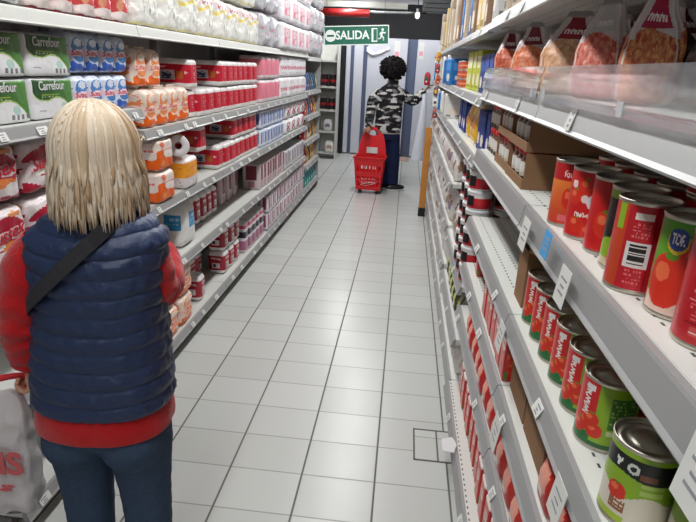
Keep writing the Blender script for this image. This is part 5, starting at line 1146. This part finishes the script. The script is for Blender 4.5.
# notices, mat and ceiling services
for nm, x0, x1, z0, z1, lab in (('notice', -.31, -.20, 1.78, 2.12, 'white paper notice on the widest lilac panel above the curly hair'), ('notice', .14, .24, 1.82, 2.12, 'small white notice right of the blue grey gap')):
    g = empty(nm, ((x0+x1)/2, 11.077, (z0+z1)/2)); MB().box((x0-x1)/2, (x1-x0)/2, -.001, .001, (z0-z1)/2, (z1-z0)/2, M_tag).build('paper', g); MB().box((x0-x1)*.35, (x1-x0)*.35, -.0022, -.0012, (z0-z1)*.3, (z0-z1)*.05, mat('pink_print', rgb(226, 160, 176), rough=.7)).build('print', g); tag(g, lab, 'notice')
g = empty('folded_film', (-.62, 11.06, 1.93)); b = MB()
for k in range(3): b.tube(catmull([(-.20, -.01*k, .06-.03*k), (-.08, -.03, -.03-.02*k), (.05, -.02, -.04+.02*k), (.22, -.01, .07-.02*k)], 18), .013, mat('shiny_film', rgb(226, 228, 232), rough=.12), 8)
b.build('film_roll', g); tag(g, 'strip of shiny pale film sagging across the lilac panel', 'plastic film')
b = MB(); b.box(-.34, .12, 10.55, 11.0, .0006, .008, mat('pinkish_mat', rgb(176, 146, 136), rough=.9)); o = b.build('floor_mat'); tag(o, 'small pinkish floor mat before the lilac wall', 'mat')
M_beam = mat('cream_paint', rgb(196, 194, 186), rough=.6); M_duct = mat('grey_duct', rgb(120, 122, 120), rough=.5, var=.1)
b = MB(); b.box(-1.7, -.1, 9.35, 9.47, 2.50, 2.58, M_beam); o = b.build('ceiling_beam'); tag(o, 'cream beam running across under the dark ceiling above the sign', 'beam', None, 'structure')
b = MB(); b.tube([(-1.7, 9.9, 2.46), (-.72, 9.9, 2.46)], .06, mat('red_pipe_paint', rgb(150, 26, 26), rough=.45), 16); o = b.build('red_pipe'); tag(o, 'red sprinkler pipe behind the exit sign', 'pipe')
b = MB(); b.tube([(-.75, 9.95, 2.49), (.2, 9.95, 2.50)], .02, M_duct, 12); o = b.build('grey_pipe'); tag(o, 'thin grey pipe continuing from the red pipe', 'pipe')
g = empty('ventilation_duct', (.44, 9.2, 2.62)); MB().box(-.30, .30, -.9, .9, -.10, .10, M_duct).build('duct_body', g, bevel=.01)
for y in (-.6, 0, .6): MB().box(-.31, .31, y-.015, y+.015, -.11, .11, M_duct).build('flange', g)
for y in (-.6, .6): MB().box(-.26, -.24, y-.01, y+.01, .11, .575, M_duct).build('hanger', g)
tag(g, 'grey ventilation duct under the ceiling above the right shelves', 'duct')
g = empty('ceiling_lamp', (.055, 9.0, 2.44)); v, f = ellipsoid((0, 0, -.05), (.035, .035, .05)); MB().add(v, f, mat('lamp_glass', (1, 1, 1), emit=(1, 1, 1), es=1.6), None, True).build('bulb', g); MB().tube([(0, 0, 0), (0, 0, .76)], .006, M_black, 8).build('cord', g); MB().tube([(0, 0, -.01), (0, 0, .04)], .02, M_white, 12).build('socket', g); tag(g, 'small bare white bulb hanging by the ventilation duct', 'lamp')
for s_, x0 in ((-1, -1.05), (1, .5)):
    b = MB(); b.box(x0-.02, x0+.02, 6.5, 11.1, 3.02, 3.08, M_duct); o = b.build('cable_tray'); tag(o, f'dark cable tray under the ceiling on the {"paper" if s_ < 0 else "tinned food"} side', 'cable tray')
    for y in (7.2, 9.0, 10.6): MB().tube([(x0, y, 3.08), (x0, y, 3.2)], .006, M_duct, 6).build('hanger', o)

# ------------------------------------------------------------------ luminaires
def mk_lum():
    g = empty('ceiling_luminaire'); b = MB(); b.box(-0.10, 0.10, -0.75, 0.75, 0.02, 0.09, M_white); b.build('housing', g, bevel=0.01)
    b = MB(); b.box(-0.085, 0.085, -0.73, 0.73, 0.0, 0.02, mat('lit_diffuser', (1, 1, 1), emit=(1, 0.98, 0.94), es=6.0)); b.build('diffuser', g)
    for y in (-0.6, 0.6):
        b = MB(); b.tube([(0, y, 0.085), (0, y, 0.30)], 0.004, M_black, 6); b.build('hanger', g)
    return g
lum = Proto(mk_lum)
for i, (x, y, pw) in enumerate(LUMINAIRES):
    lum.put((x, y, 2.90), 0, f'long white ceiling luminaire over the aisle, {ORD[i]} counted from behind the camera', 'ceiling light', 'ceiling luminaires')
    ld = bpy.data.lights.new('luminaire_lamp', 'AREA'); ld.shape = 'RECTANGLE'; ld.size = 0.17; ld.size_y = 1.45; ld.energy = AISLE_LIGHT*pw; ld.color = (0.96, 0.985, 1.0)
    lo = bpy.data.objects.new('luminaire_lamp', ld); COL.objects.link(lo); lo.location = (x, y, 2.89)
